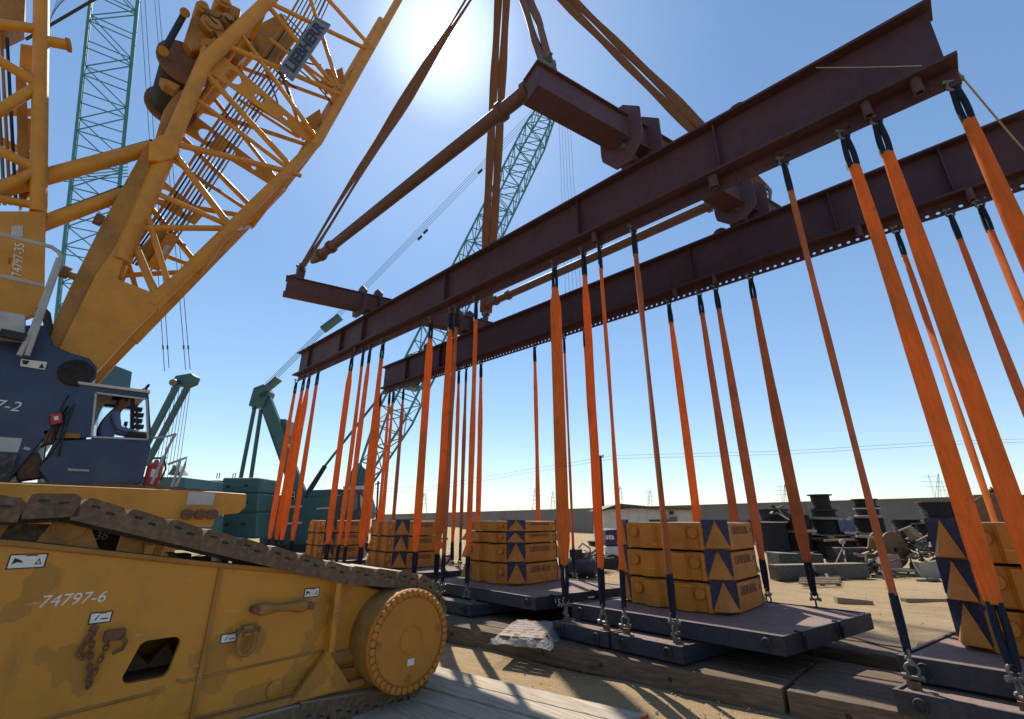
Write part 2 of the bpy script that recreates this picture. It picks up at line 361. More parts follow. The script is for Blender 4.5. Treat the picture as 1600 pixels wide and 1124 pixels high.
# ================================================================== lifting rig: two long beams, two cross beams, two pipes
Y1, Y2 = 6.07, 9.30
def zb(X, n): return (6.665 - .03 * X) if n == 1 else (6.81 - .019 * X)
HB = .98
def main_beam(n, X0, X1, label, stiff, stubs, lugs):
    Y = Y1 if n == 1 else Y2
    P = lambda X, dz=0, dy=0: Vector((X, Y + dy, zb(X, n) + dz))
    t = thing('lifting_beam', label, 'steel beam', P((X0 + X1) / 2), 'long lifting beams')
    up = (0, 0, 1)
    MB().bar(P(X0 + .06, HB / 2), P(X1 - .06, HB / 2), .03, HB - .06, up).build('web', 'primer', t)
    MB().bar(P(X0 - .0, .02), P(X1, .02), .46 if n == 1 else .34, .04, up).build('bottom_flange', 'primer', t)
    MB().bar(P(X0, HB - .02), P(X1, HB - .02), .34, .04, up).build('top_flange', 'primer', t)
    for X in stiff:
        for sg in (-1, 1):
            MB().bar(P(X, .045, sg * .075), P(X, HB - .045, sg * .075), .018, .11, (0, 1, 0)).build('stiffener', 'primer', t)
    # perforated plate under the bottom flange: a row of round holes, real openings
    pitch, r, h, th, hc = (.135, .026, .22, .022, .135) if n == 1 else (.135, .030, .24, .022, .17)
    nh = int((X1 - X0 - .06) / pitch)
    mb = MB()
    for i in range(nh):
        c = X1 - .09 - i * pitch
        sq = []; ci = []
        for k in range(8):
            a = 2 * math.pi * k / 8; ca, sa = math.cos(a), math.sin(a); m_ = max(abs(ca), abs(sa))
            sq.append((ca / m_ * pitch / 2, sa / m_ * h / 2)); ci.append((ca * r, sa * r))
        vs = []
        for yy in (-th / 2, th / 2):
            for q in (sq, ci):
                for x_, z_ in q: vs.append(P(c + x_, (z_ - h / 2) if q is sq else (z_ - hc), yy))
        fs = []
        for k in range(8):
            k2 = (k + 1) % 8
            fs += [(k, k2, 8 + k2, 8 + k), (16 + k2, 16 + k, 24 + k, 24 + k2), (8 + k, 8 + k2, 24 + k2, 24 + k)]
            if k in (5, 6): fs.append((k2, k, 16 + k, 16 + k2))
        mb.add(vs, fs)
    mb.build('perforated_plate', 'primer', t)
    for X in stubs:
        mb = MB(); mb.lathe([(.05, 0), (.05, -.2), (.036, -.2), (.036, -.02)], P(X, 0, -.13), (0, 0, 1), 12); mb.build('pipe_stub', 'primer2', t)
    for X in lugs:
        pts = [P(X - .2, HB), P(X - .12, HB + .13), P(X - .05, HB + .18), P(X + .05, HB + .18), P(X + .12, HB + .13), P(X + .2, HB)]
        MB().prism([p + Vector((0, -.015, 0)) for p in pts], (0, .03, 0)).build('lifting_lug', 'primer', t)
    return t
sx = lambda *pp: [onY(x, y, Y1).x for x, y in pp]
main_beam(1, -18.05, .98, 'nearer long purple-brown lifting beam, its right end highest in the picture',
          [-16.9] + sx((570, 525), (700, 455), (908, 345), (1122, 225)) + [-14.2], sx((560, 556), (935, 372), (1115, 275), (1355, 175), (1438, 155), (1118, 268)), [-6.6, -1.2])
sx2 = lambda *pp: [onY(x, y, Y2).x for x, y in pp]
main_beam(2, -17.1, 1.95, 'farther lifting beam, lower in the picture and partly behind the near one',
          [-15.2] + sx2((690, 560), (1080, 400), (1300, 325)) + [-12.6, .9], sx2((1060, 470), (1120, 440), (1345, 370), (1520, 320)), sx2((1125, 365), (760, 495)))
# draped cords at the right end of the near beam
mb = MB(); p0, p1 = onY(1275, 106, Y1 - .23), onY(1440, 103, Y1 - .23)
mb.path([p0, (p0 + p1) / 2 + Vector((0, 0, -.01)), p1], .007, 5); tag(mb.build('cord', 'plastic_rope', None, org=p0), 'thin pale cord stretched across the web of the near beam at its right end', 'rope')
mb = MB(); p0, p1 = onY(1490, 105, Y1), onY(1640, 280, 8.4)
mb.path([p0, p0.lerp(p1, .5) + Vector((0, 0, -.05)), p1], .010, 5); tag(mb.build('cord', 'plastic_rope', None, org=p0), 'thin rope running down from the right tip of the near beam out of the picture', 'rope')

def cross_beam(label, s0, ds, n0, n1, z, cl):
    P = lambda n, dz=0, side=0: Vector((s0 + ds * (n - Y1), n, z + dz)) + Vector((1, -ds, 0)).normalized() * side
    t = thing('cross_beam', label, 'steel beam', P((n0 + n1) / 2), 'cross beams of the lifting frame')
    H = .56
    MB().bar(P(n0 + .04, H / 2), P(n1 - .04, H / 2), .3, H - .05).build('web', 'primer2', t)
    MB().bar(P(n0, .0125), P(n1, .0125), .42, .025).build('bottom_flange', 'primer2', t)
    MB().bar(P(n0, H - .0125), P(n1, H - .0125), .42, .025).build('top_flange', 'primer2', t)
    for n, k in ((Y1, 1), (Y2, 2)):
        zt = zb(P(n).x, k) + HB
        for e in (-.24, .24):
            c = P(n + e); hw = .42
            pts = [Vector((c.x + a, c.y, z_)) for a, z_ in ((-hw, z + .0), (-hw, z + H + .03), (-.1, z + H + .3), (.12, z + H + .3), (hw, z + H + .03), (hw, z), (hw - .02, z - .12), (.14, zt + .015), (-.14, zt + .015), (-hw + .02, z - .12))]
            MB().prism(pts, (0, .035, 0)).build('hanger_plate', 'primer2', t)
        c = P(n); MB().tube((c.x, c.y - .3, z - .1), (c.x, c.y + .33, z - .1), .045, 12).build('hanger_pin', 'galv', t)
    for n, lean in ((n0 + .28, -1), (n1 - .28, 1)):
        c = P(n); pts = [Vector((c.x, c.y + a, z + H + b)) for a, b in ((-.28, 0), (-.2, .1), (-.02, .2), (.04, .42), (.14, .46), (.22, .4), (.2, .1), (.26, 0))]
        MB().prism([p + Vector((-.03, 0, 0)) for p in pts], (.06, 0, 0)).build('end_lug', 'primer2', t)
    return P
PL = cross_beam('purple-brown cross beam at the left end of the lifting frame', -12.75, .28, 3.70, 10.45, 8.27, None)
PR = cross_beam('purple-brown cross beam at the right, its underside turned to the viewer', -2.98, .25, 3.95, 10.6, 8.2, None)
def pipe(label, a, b, r):
    t = thing('spreader_pipe', label, 'steel pipe', (a + b) / 2, 'spreader pipes of the lifting frame')
    d = (b - a).normalized()
    MB().tube(a + d * .35, b - d * .35, r, 20).build('pipe_body', 'brownpipe', t)
    for e, s_ in ((a, 1), (b, -1)):
        for k in (.62, 1.25): MB().lathe([(r, -.06), (r * 1.35, -.05), (r * 1.35, .05), (r, .06)], e + d * (s_ * k), d, 20).build('collar', 'brownpipe', t)
        MB().lathe([(.05, 0), (.09, .12), (r, .34), (r, .36)], e, d * s_, 16).build('end_cone', 'brownpipe', t)
lugs = [onY(487, 410, 4.06), onY(868, 108, 4.3), onY(757, 478, 10.1), onY(1190, 285, 10.35)]
pipe('long brown spreader pipe between the near ends of the cross beams, clear against the sky', lugs[0], lugs[1], .13)
pipe('brown spreader pipe behind the near beam, seen just below its bottom edge', lugs[2], lugs[3], .13)
HOOK = onY(790, -95, 7.35)
def top_sling(label, p, q, facing, wd=.09):
    t = thing('hoisting_sling', label, 'sling', p, 'brown hoisting slings')
    d, sd, u = frame(q - p); L = (q - p).length
    sd = (Matrix.Rotation(facing, 3, d) @ sd); u = d.cross(sd)
    for k, sg in enumerate((-1, 1)):
        rows = []; N = 36
        rr = random.Random(int(p.x * 100) + k)
        for i in range(N + 1):
            f = i / N; c = p + d * (L * f) + sd * (sg * (wd * 1.02 * (.55 + .45 * min(1, f * 4)))) + u * (.02 * math.sin(f * 17 + k * 2))
            a = .35 * math.sin(f * 9 + rr.random() * .2 + k); w = wd + .012 * math.sin(f * 31 + k); th = .035
            x1 = sd * math.cos(a) + u * math.sin(a); y1 = u * math.cos(a) - sd * math.sin(a)
            rows.append([c + x1 * (w * math.cos(b)) + y1 * (th * math.sin(b)) for b in [2 * math.pi * j / 10 for j in range(10)]])
        mb = MB(); vs = [v for r_ in rows for v in r_]
        mb.add(vs, [(i * 10 + j, i * 10 + (j + 1) % 10, (i + 1) * 10 + (j + 1) % 10, (i + 1) * 10 + j) for i in range(N) for j in range(10)], True)
        mb.build('strand', 'brownweb', t)
    # eye and shackle at the lower end
    mb = MB(); mb.path([p + sd * .13 + d * .1, p + sd * .12 - d * .08, p - d * .22, p - sd * .12 - d * .08, p - sd * .13 + d * .1], .045, 8); mb.build('shackle', 'galv', t)
    MB().tube(p + u * -.14 + d * .0, p + u * .14, .05, 10).build('thimble', 'galv', t)
tl = [PL(3.70 + .34, 1.02), PR(3.95 + .34, .98), PL(10.45 - .2, .98), PR(10.6 - .2, .98)]
top_sling('doubled brown hoisting sling running past the sun from the left cross beam', tl[0], HOOK, .4, .15)
top_sling('thick brown hoisting sling bulging above the near end of the right cross beam', tl[1], HOOK, .2, .12)
top_sling('doubled brown hoisting sling hanging almost upright in the middle of the sky', tl[2], HOOK, 0, .15)
top_sling('brown hoisting sling slanting down to the right behind the near beam', tl[3], HOOK, .9, .11)

# ================================================================== orange slings
def shackle_mesh():
    mb = MB(); r = .017; pts = []
    pts.append((-.042, 0, .02)); pts.append((-.045, 0, -.03))
    for k in range(9):
        a = math.pi + math.pi * k / 8; pts.append((.056 * math.cos(a), 0, -.075 + .056 * math.sin(a)))
    pts += [(.045, 0, -.03), (.042, 0, .02)]
    mb.path(pts, r, 8)
    mb.tube((-.085, 0, 0), (.085, 0, 0), .019, 8)
    mb.tube((-.1, 0, 0), (-.062, 0, 0), .034, 8); mb.tube((.062, 0, 0), (.09, 0, 0), .031, 6)
    return mb.mesh('shackle', 'galv')
SH = shackle_mesh()
def sling(label, top, bot, frac, mat, seed, group):
    """flat polyester sling from a beam shackle straight down to a tray shackle; frac = share of its full width that faces the viewer"""
    rr = random.Random(seed)
    t = thing('lifting_sling', label, 'sling', bot, group)
    az = math.atan2(top.y, top.x); fa = az + math.pi / 2 + math.acos(min(1, frac)) * (1 if rr.random() < .5 else -1)
    tw = rr.uniform(-.3, .3)
    q = Vector((0, 0, 1))
    inst('shackle', SH, basis((math.cos(az + 1.57 + .6), math.sin(az + 1.57 + .6), 0), (-math.sin(az + 1.57 + .6), math.cos(az + 1.57 + .6), 0), top), t)
    a = top - q * .15; b = bot + q * .30; L = (a - b).length
    sway = Vector((rr.uniform(-.02, .02), rr.uniform(-.02, .02), 0))
    def ring(z, w, th, ang, off=(0, 0)):
        c = b.lerp(a, z / L) + sway * math.sin(math.pi * z / L)
        x1 = Vector((math.cos(ang), math.sin(ang), 0)); y1 = Vector((-x1.y, x1.x, 0)); c = c + x1 * off[0] + y1 * off[1]
        return [c + x1 * (w * math.cos(k * math.pi / 5)) + y1 * (th * math.sin(k * math.pi / 5)) for k in range(10)]
    def skin(name, rings, m_):
        mb = MB(); vs = [v for r_ in rings for v in r_]; n = len(rings)
        mb.add(vs, [(i * 10 + j, i * 10 + (j + 1) % 10, (i + 1) * 10 + (j + 1) % 10, (i + 1) * 10 + j) for i in range(n - 1) for j in range(10)], True)
        mb.add(rings[0], [tuple(reversed(range(10)))]); mb.add(rings[-1], [tuple(range(10))])
        return mb.build(name, m_, t)
    SL = .46; ST_ = .42          # sleeve lengths, bottom and top
    tp_ = rr.choice((.09, .12, .16, .3, .5)); rings = []; N = 26; W_ = rr.uniform(.088, .104) * (.82 if top.x > -1.5 else 1)
    for i in range(N + 1):
        f = i / N; z = SL - .02 + (L - SL - ST_ + .04) * f
        e = min(1, min(f / .09, (1 - f) / tp_)); e = e * e * (3 - 2 * e) if tp_ < .2 else e
        ang = fa + tw * math.sin(f * 3.0) + .05 * math.sin(f * 14 + seed)
        rings.append(ring(z, .056 + (W_ - .056) * e, .030 - .017 * e, ang))
    skin('webbing', rings, mat)
    # two bights of the loop in their navy sleeves, at each end
    for nm, z0, z1 in (('lower_sleeve', 0, SL), ('upper_sleeve', L - ST_, L)):
        mb = MB()
        for sg in (-1, 1):
            rg = []
            for i in range(7):
                f = i / 6; z = z0 + (z1 - z0) * f; g = (1 - f) if nm[0] == 'l' else f      # g = 1 at the shackle end
                rg.append(ring(z, .030, .026, fa, (sg * (.028 + .012 * math.sin(g * 3)) * (1 - .35 * g), 0)))
            vs = [v for r_ in rg for v in r_]
            mb.add(vs, [(i * 10 + j, i * 10 + (j + 1) % 10, (i + 1) * 10 + (j + 1) % 10, (i + 1) * 10 + j) for i in range(6) for j in range(10)], True)
            mb.add(rg[0], [tuple(reversed(range(10)))]); mb.add(rg[-1], [tuple(range(10))])
        e = a if nm[0] == 'u' else b; s_ = 1 if nm[0] == 'u' else -1
        x1 = Vector((math.cos(fa), math.sin(fa), 0))
        mb.path([e + x1 * .026, e + x1 * .022 + q * (.03 * s_), e + q * (.045 * s_), e - x1 * .022 + q * (.03 * s_), e - x1 * .026], .026, 8)
        mb.build(nm, 'sleeve', t)
    fb = fa + .5
    M = basis((math.cos(fb), math.sin(fb), 0), (math.sin(fb), -math.cos(fb), 0), bot + q * .19) @ Matrix.Scale(.85, 4); inst('shackle', SH, M, t)
    fb += 1.4
    M = basis((math.cos(fb), math.sin(fb), 0), (math.sin(fb), -math.cos(fb), 0), bot + q * .06) @ Matrix.Scale(.85, 4); inst('shackle', SH, M, t)
    if rr.random() < .5:
        c = b.lerp(a, .93); x1 = Vector((math.cos(fa), math.sin(fa), 0))
        MB().box(c + x1 * .05, (.05, .012, .09), fa).build('tag_label', 'white', t)
C1 = [-16.66, -12.33, -8.17, -3.96, .05]         # group centres under the near beam
OFF = [(-.86, .85), (-.18, .95), (.18, .95), (.86, .95)]
b1px = [(462, 604), (474, 600), (482.5, 596), (496, 591), (549.5, 565), (567, 557), (577.6, 553.5), (598, 542.5), (673.5, 510), (705, 495), (714, 491), (744, 475), (866, 410), (911, 389), (935.6, 378), (988.4, 352), (1222, 245), (1315, 200), (1365, 178), (1484, 122)]
fr1 = [.9, .95, .9, .9, 1, .6, .65, 1, 1, .8, .55, .6, 1, .7, .38, .62, .38, 1, 1, .95]
b2x = [-17.2, -16.47, -16.16, -15.4, -12.6, -11.86, -11.46, -10.69, -8.29, -7.6, -7.18, -6.48, -4.06, -3.34, -2.98, -2.27, .09, .77, 1.11, 1.75]
fr2 = [.7, .8, .8, .7, .8, .7, .5, .8, .7, .2, .35, .7, .85, .9, .85, .95, .45, .45, .7, .9]
TOPZ = .43
for i, (px, py) in enumerate(b1px):
    X = onY(px, py, Y1).x; top = Vector((X, Y1, zb(X, 1) - .135)); g, k = divmod(i, 4)
    sling(f'{ORD[i]} orange sling from the left of the row hanging from the near beam', top, Vector((X, Y1 - .02 if k in (0, 3) else Y1 - .06, TOPZ + .03)), fr1[i],
          'orange2' if i in (10, 15, 16) else 'orange', i, 'orange slings under the near beam')
for i, X in enumerate(b2x):
    top = Vector((X, Y2, zb(X, 2) - .17))
    sling(f'{ORD[i]} orange sling from the left of the row hanging from the far beam', top, Vector((X, Y2 + .02, TOPZ + .03)), fr2[i],
          'orange2' if i in (3, 6, 9, 13, 14, 15, 17) else 'orange', 100 + i, 'orange slings under the far beam')
MT['engrave'] = paint('cast_lettering_shade', (.20, .08, .015), .7, dust_amt=.3, dirt_amt=.4, scale=8)
MT['traydeck'] = paint('tray_deck_rust', (.16, .095, .08), .8, dust=(.34, .24, .18), dust_amt=.5, dirt=(.06, .04, .04), dirt_amt=.5, scale=3, up_dust=.25)
# ================================================================== trays, ballast slabs, timbers
SHR = .2
GN = ['leftmost', 'second from the left', 'third from the left', 'fourth from the left', 'rightmost']
def shear_box(mb, x0, x1, y0, y1, z0, z1, yr):
    k = lambda x, y, z: (x + SHR * (y - yr), y, z)
    return mb.add([k(x0, y0, z0), k(x1, y0, z0), k(x1, y1, z0), k(x0, y1, z0), k(x0, y0, z1), k(x1, y0, z1), k(x1, y1, z1), k(x0, y1, z1)],
                  [(3, 2, 1, 0), (4, 5, 6, 7), (0, 1, 5, 4), (1, 2, 6, 5), (2, 3, 7, 6), (3, 0, 4, 7)])
def tray(name, label, x0, x1, y0, y1, z0, z1, group, eyes=True):
    yr = 5.9; t = thing(name, label, 'steel tray', ((x0 + x1) / 2, (y0 + y1) / 2, z0), group)
    shear_box(MB(), x0, x1, y0, y1, z0 + .02, z1 - .012, yr).build('tray_body', 'tray', t, bevel=.012)
    shear_box(MB(), x0 + .05, x1 - .05, y0 + .05, y1 - .05, z1 - .014, z1 - .002, yr).build('deck_plate', 'traydeck', t)
    mb = MB()
    w = .035
    for a in ((x0, x1, y0 + .001, y0 + w), (x0, x1, y1 - w, y1 - .001), (x0 + .001, x0 + w, y0 + w, y1 - w), (x1 - w, x1 - .001, y0 + w, y1 - w)):
        shear_box(mb, *a, z1 - .03, z1 + .012, yr)
    mb.build('rim', 'tray', t, bevel=.006)
    for xx in (x0 + .18, x1 - .18):      # lashing eyes on the near side
        c = Vector((xx + SHR * (y0 - yr), y0 - .01, (z0 + z1) / 2 + .02))
        mb = MB(); pts = [c + Vector((.045 * math.cos(a), -.014, .055 * math.sin(a))) for a in [2 * math.pi * i / 12 for i in range(12)]]
        mb.path(pts, .012, 6, closed=True); mb.build('lashing_eye', 'dark', t)
    return t
ux = [(-.95, 2.1), (-.95, 2.2), (-.8, 2.5), (-.96, 2.0), (-1.02, 2.2)]
up_tray = []
for g, c in enumerate(C1):
    for k, (a, b) in enumerate(((-1.0, -.02), (.02, 1.02))):
        x0, x1 = c + a, c + b + (.3 if g == 2 and k else 0)
        t = tray('lower_tray', f'{"left" if k == 0 else "right"} low blue tray of the pair under the {GN[g]} ballast stack', x0, x1, 5.86, 9.56, .23, .43, 'low trays held by the slings')
        for (xx, yy) in ((x0 + .14, 6.03), (x1 - .14, 6.03), (x0 + .14, 9.3), (x1 - .14, 9.3)):
            cx_ = xx + SHR * (yy - 5.9) * .0
            MB().box((xx + (SHR * (yy - 5.9) if yy > 8 else 0), yy, .455), (.10, .03, .07)).build('lifting_eye', 'rust', t)
    a, b = ux[g]
    t = tray('upper_tray', f'dark blue tray with dusty deck under the {GN[g]} ballast stack', c + a, c + b, 6.2, 8.55, .435, .645, 'upper trays under the ballast stacks')
    up_tray.append(t)
# number and hoses on the trays
c = C1[2] + 2.5
me = text_mesh('15', .15, 'white', .002, bold=.004)
inst('lettering', me, basis((0, 0, 1), (-SHR * 1, -1, 0), Vector((c + .1 + .006, 6.2 + .2, .55))) if False else basis((SHR, 1, 0), (0, 0, 1), Vector((c + SHR * .75 + .006, 6.65, .535))), up_tray[2])
MB().bar((c + SHR * 1.45 + .004, 7.35, .56), (c + SHR * 1.61 + .004, 7.51, .56), .006, .025).build('marking_plate', 'white', up_tray[2])
mb = MB(); mb.bar((C1[2] + 1.32 + .03, 6.25, .34), (C1[2] + 1.32 + .08, 6.5, .34), .005, .03); mb.build('marking_plate', 'ltgrey', up_tray[2])
for g, c in enumerate(C1):
    a, b = ux[g]
    for yy, xo in ((6.55, b), (7.5, b)):
        x = c + xo + SHR * (yy - 5.9) + .012; mb = MB()
        mb.path([(x - .06, yy, .66), (x + .012, yy, .655), (x + .02, yy + .01, .56), (x + .02, yy + .05, .49), (x + .02, yy + .09, .53), (x + .012, yy + .1, .60)], .017, 7)
        mb.build('strap', 'sleeve', up_tray[g])

# ------------------------------------------------------------------ ballast slabs
def make_slab():
    root = thing('ballast_slab', 'x', 'counterweight')
    HX, HY, C, H = .90, .76, .28, .39
    lip = .045
    def octa(hx, hy, c, z): return [(-hx + c, -hy, z), (hx - c, -hy, z), (hx, -hy + c, z), (hx, hy - c, z), (hx - c, hy, z), (-hx + c, hy, z), (-hx, hy - c, z), (-hx, -hy + c, z)]
    mb = MB(); rings = [octa(HX - .015, HY - .015, C, .004), octa(HX, HY, C, .02), octa(HX, HY, C, H - .02), octa(HX - .012, HY - .012, C, H - .006)]
    mb.add([v for r_ in rings for v in r_], [(i * 8 + k, i * 8 + (k + 1) % 8, i * 8 + 8 + (k + 1) % 8, i * 8 + 8 + k) for i in range(3) for k in range(8)])
    mb.add(rings[0], [tuple(reversed(range(8)))]); mb.add(rings[3], [tuple(range(8))])
    mb.build('slab_body', 'ballast', root)
    # vertical pads and round bosses on the two long faces
    for sy in (-1, 1):
        for x0, x1, dp in ((-.615, -.56, .03), (-.37, -.11, .075), (.13, .39, .075), (.57, .615, .03)):
            mb = MB(); y = sy * HY
            q = [(x0 - .02, y), (x0 + .02, y + sy * dp), (x1 - .02, y + sy * dp), (x1 + .02, y)]
            mb.prism([(a, b, .012) for a, b in q], (0, 0, H - .03)); mb.build('pad', 'ballast', root)
        for x in (-.48, .49):
            mb = MB(); mb.lathe([(.075, 0), (.075, .04), (.068, .05)], (x, sy * HY, H * .62), (0, sy, 0), 16); mb.build('boss', 'ballast', root)
        MB().bar((-.05, sy * (HY + .012), H * .45), (.08, sy * (HY + .012), H * .45), .02, .02).build('grab_bar', 'ballast', root)
    # corner blocks: navy faces with a yellow pyramid wedge standing proud
    for sx_ in (-1, 1):
        for sy in (-1, 1):
            A = Vector((sx_ * (HX - C), sy * HY, 0)); B = Vector((sx_ * HX, sy * (HY - C), 0)); n = Vector((sx_, sy, 0)).normalized()
            dz = .05
            mb = MB(); base = [A + n * .004, B + n * .004]
            mb.prism([A.lerp(B, .02) - n * .03 + Vector((0, 0, .02 + dz)), B.lerp(A, .02) - n * .03 + Vector((0, 0, .02 + dz)), B.lerp(A, .02) + n * .018 + Vector((0, 0, .02 + dz)), A.lerp(B, .02) + n * .018 + Vector((0, 0, .02 + dz))], (0, 0, H - .03))
            mb.build('corner_block', 'navy', root)
            p0, p1 = A.lerp(B, .04) + n * .02, B.lerp(A, .04) + n * .02; top = A.lerp(B, .5) + n * .02 + Vector((0, 0, H - .005 + dz * .6)); m_ = A.lerp(B, .5) + n * .15
            z0 = Vector((0, 0, .016 + dz * .5))
            mb = MB(); mb.add([p0 + z0, p1 + z0, m_ + z0, top], [(0, 2, 3), (2, 1, 3), (0, 1, 2), (1, 0, 3)] if True else [])
            mb.build('corner_wedge', 'ballast', root)
    me = text_mesh('LIEBHERR', .15, 'engrave', .005, bold=.006); 
    for sx_ in (-1, 1):
        inst('lettering', me, basis((0, sx_, 0), (0, 0, 1), Vector((sx_ * (HX + .001), -.04 * sx_, H * .70))), root)
        MB().box((sx_ * HX, sx_ * .42, H * .70), (.012, .055, .07)).build('emblem', 'engrave', root)
    return root
proto = make_slab()
layers = [[.39] * 3, [.39] * 3, [.39, .36, .21, .21], [.393] * 3, [.40] * 3]
first = True; PLACE = {0: 'bottom', 1: 'second from bottom', 2: 'third from bottom', 3: 'top'}
for g, c in enumerate(C1):
    z = .647; n = len(layers[g])
    for k, h in enumerate(layers[g]):
        o = proto if first else copy_tree(proto); first = False
        o.location = (c + (.36 if g != 2 else .5) + random.uniform(-.012, .012), 7.70 + random.uniform(-.012, .012), z); o.rotation_euler.z = random.uniform(-.008, .008); o.scale = (1, 1, (h - .008) / .39)
        z += h + .011
        pos = 'topmost' if k == n - 1 else ('bottom' if k == 0 else ('middle' if n == 3 else ORD[n - 1 - k] + ' from top'))
        tag(o, f'{pos} yellow ballast slab with navy corners in the {GN[g]} stack', 'counterweight', 'yellow ballast slabs stacked on the trays')

# ------------------------------------------------------------------ timbers under the trays
def timber_mat(label, x0, x1, yf, slope, n, w, z0, z1, mat, group, redend=False, cat='timber mat', gap=.012, seed=1):
    rnd = random.Random(seed); t = thing('timber_mat', label, cat, ((x0 + x1) / 2, yf((x0 + x1) / 2), z0), group)
    for i in range(n):
        a, b = x0 + rnd.uniform(-.01, .02), x1 + rnd.uniform(-.02, .01); dz = rnd.uniform(-.012, .006)
        y0 = lambda X: yf(X) + i * (w + gap)
        mb = MB(); vs = []
        for z in (z0 + .002, z1 + dz):
            vs += [(a, y0(a), z), (b, y0(b), z), (b, y0(b) + w, z), (a, y0(a) + w, z)]
        mb.add(vs, [(3, 2, 1, 0), (4, 5, 6, 7), (0, 1, 5, 4), (1, 2, 6, 5), (2, 3, 7, 6), (3, 0, 4, 7)])
        pl = mb.build('timber', mat, t, bevel=.012)
        if redend:
            mb = MB(); e = b
            mb.add([(e - .16, y0(e) - .002, z0 + .01), (e + .004, y0(e) - .002, z0 + .01), (e + .004, y0(e) + w + .002, z0 + .01), (e - .16, y0(e) + w + .002, z0 + .01),
                    (e - .03, y0(e) - .002, z1 + dz + .003), (e + .004, y0(e) - .002, z1 + dz + .003), (e + .004, y0(e) + w + .002, z1 + dz + .003), (e - .03, y0(e) + w + .002, z1 + dz + .003)],
                   [(3, 2, 1, 0), (4, 5, 6, 7), (0, 1, 5, 4), (1, 2, 6, 5), (2, 3, 7, 6), (3, 0, 4, 7)])
            mb.build('red_paint_band', 'red', pl)
        if i == 0:
            for k in range(int((b - a) / .9)):
                X = a + .5 + k * .9; MB().tube((X, y0(X) - .004, (z0 + z1) / 2), (X, y0(X) + .05, (z0 + z1) / 2), .028, 10).build('bolt_hole', 'dark', t)
    return t
tf = lambda X: 6.16 + .125 * X if X > -9 else 5.03
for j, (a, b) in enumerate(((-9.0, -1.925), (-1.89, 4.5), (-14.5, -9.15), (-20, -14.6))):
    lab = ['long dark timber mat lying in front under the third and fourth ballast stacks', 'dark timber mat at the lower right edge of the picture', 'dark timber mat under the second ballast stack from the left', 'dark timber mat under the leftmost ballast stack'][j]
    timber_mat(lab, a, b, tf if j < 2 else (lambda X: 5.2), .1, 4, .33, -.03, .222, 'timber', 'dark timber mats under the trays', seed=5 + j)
for j, (a, b) in enumerate(((-9.0, -1.2), (-1.1, 4.6), (-20, -9.1))):
    lab = ['dark timber mat under the far ends of the third and fourth tray pairs', 'dark timber mat under the far ends of the rightmost trays', 'dark timber mat under the far ends of the left tray pairs'][j]
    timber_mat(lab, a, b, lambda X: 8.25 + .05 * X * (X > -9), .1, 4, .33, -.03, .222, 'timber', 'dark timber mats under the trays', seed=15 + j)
# loose timbers beneath the right trays
for j, (x0, x1, y, z) in enumerate(((-2.3, .6, 7.55, .0), (-1.4, 1.6, 7.15, .0))):
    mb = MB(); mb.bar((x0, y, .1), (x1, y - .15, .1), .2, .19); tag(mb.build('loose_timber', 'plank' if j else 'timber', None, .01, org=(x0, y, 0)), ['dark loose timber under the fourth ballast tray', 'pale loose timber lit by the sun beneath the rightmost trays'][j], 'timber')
# pale crane mats under the crawler, planks running towards the right
for j in range(4):
    lab = ['weathered pale timber mat with red ends beside the crawler drive wheel', 'pale timber mat under the front of the crawler track', 'third timber mat back under the crawler track', 'timber mat under the middle of the crawler track'][j]
    timber_mat(lab, -9.6 + .3 * (j % 2), -2.62 + .12 * (j % 2), lambda X, j=j: 4.93 + .2 * X - (j + 1) * 1.24 + .0, .2, 4, .298, -.03, .20, 'mat', 'pale timber mats under the crawler', redend=True, seed=30 + j)
# pallet of boards in torn clear wrap
def pallet():
    c = onZ(828, 992, .26); t = thing('wrapped_pallet', 'small pallet of brown boards in torn clear plastic wrap on the dark timber', 'pallet', (c.x, c.y, .225))
    ang = R(-62); Q = Matrix.Rotation(ang, 3, 'Z'); o = Vector((c.x, c.y, .225))
    P = lambda x, y, z: o + Q @ Vector((x, y, z))
    for y in (-.26, 0, .26): MB().bar(P(-.5, y, .045), P(.5, y, .045), .08, .085).build('bearer', 'plank', t)
    for i in range(7):
        x = -.46 + i * .153; MB().bar(P(x, -.32, .103), P(x, .32, .103), .125, .025).build('board', 'rust', t)
    rnd = random.Random(4); n, m = 18, 14; mb = MB(); vs = []
    for i in range(n):
        for j in range(m):
            x = -.62 + 1.24 * i / (n - 1); y = -.46 + .92 * j / (m - 1)
            ov = max(0, abs(x) - .5, abs(y) - .33); z = .125 - min(.13, ov * 1.3) + rnd.uniform(0, .022) + (.03 * rnd.random() if ov > 0 else 0)
            vs.append(P(x + rnd.uniform(-.02, .02), y + rnd.uniform(-.02, .02), z))
    fs = [(i * m + j, (i + 1) * m + j, (i + 1) * m + j + 1, i * m + j + 1) for i in range(n - 1) for j in range(m - 1) if rnd.random() > .1 or i in (0, 1, n - 2) or j in (0, m - 2)]
    mb.add(vs, fs, True); mb.build('plastic_wrap', 'wrap', t)
pallet()
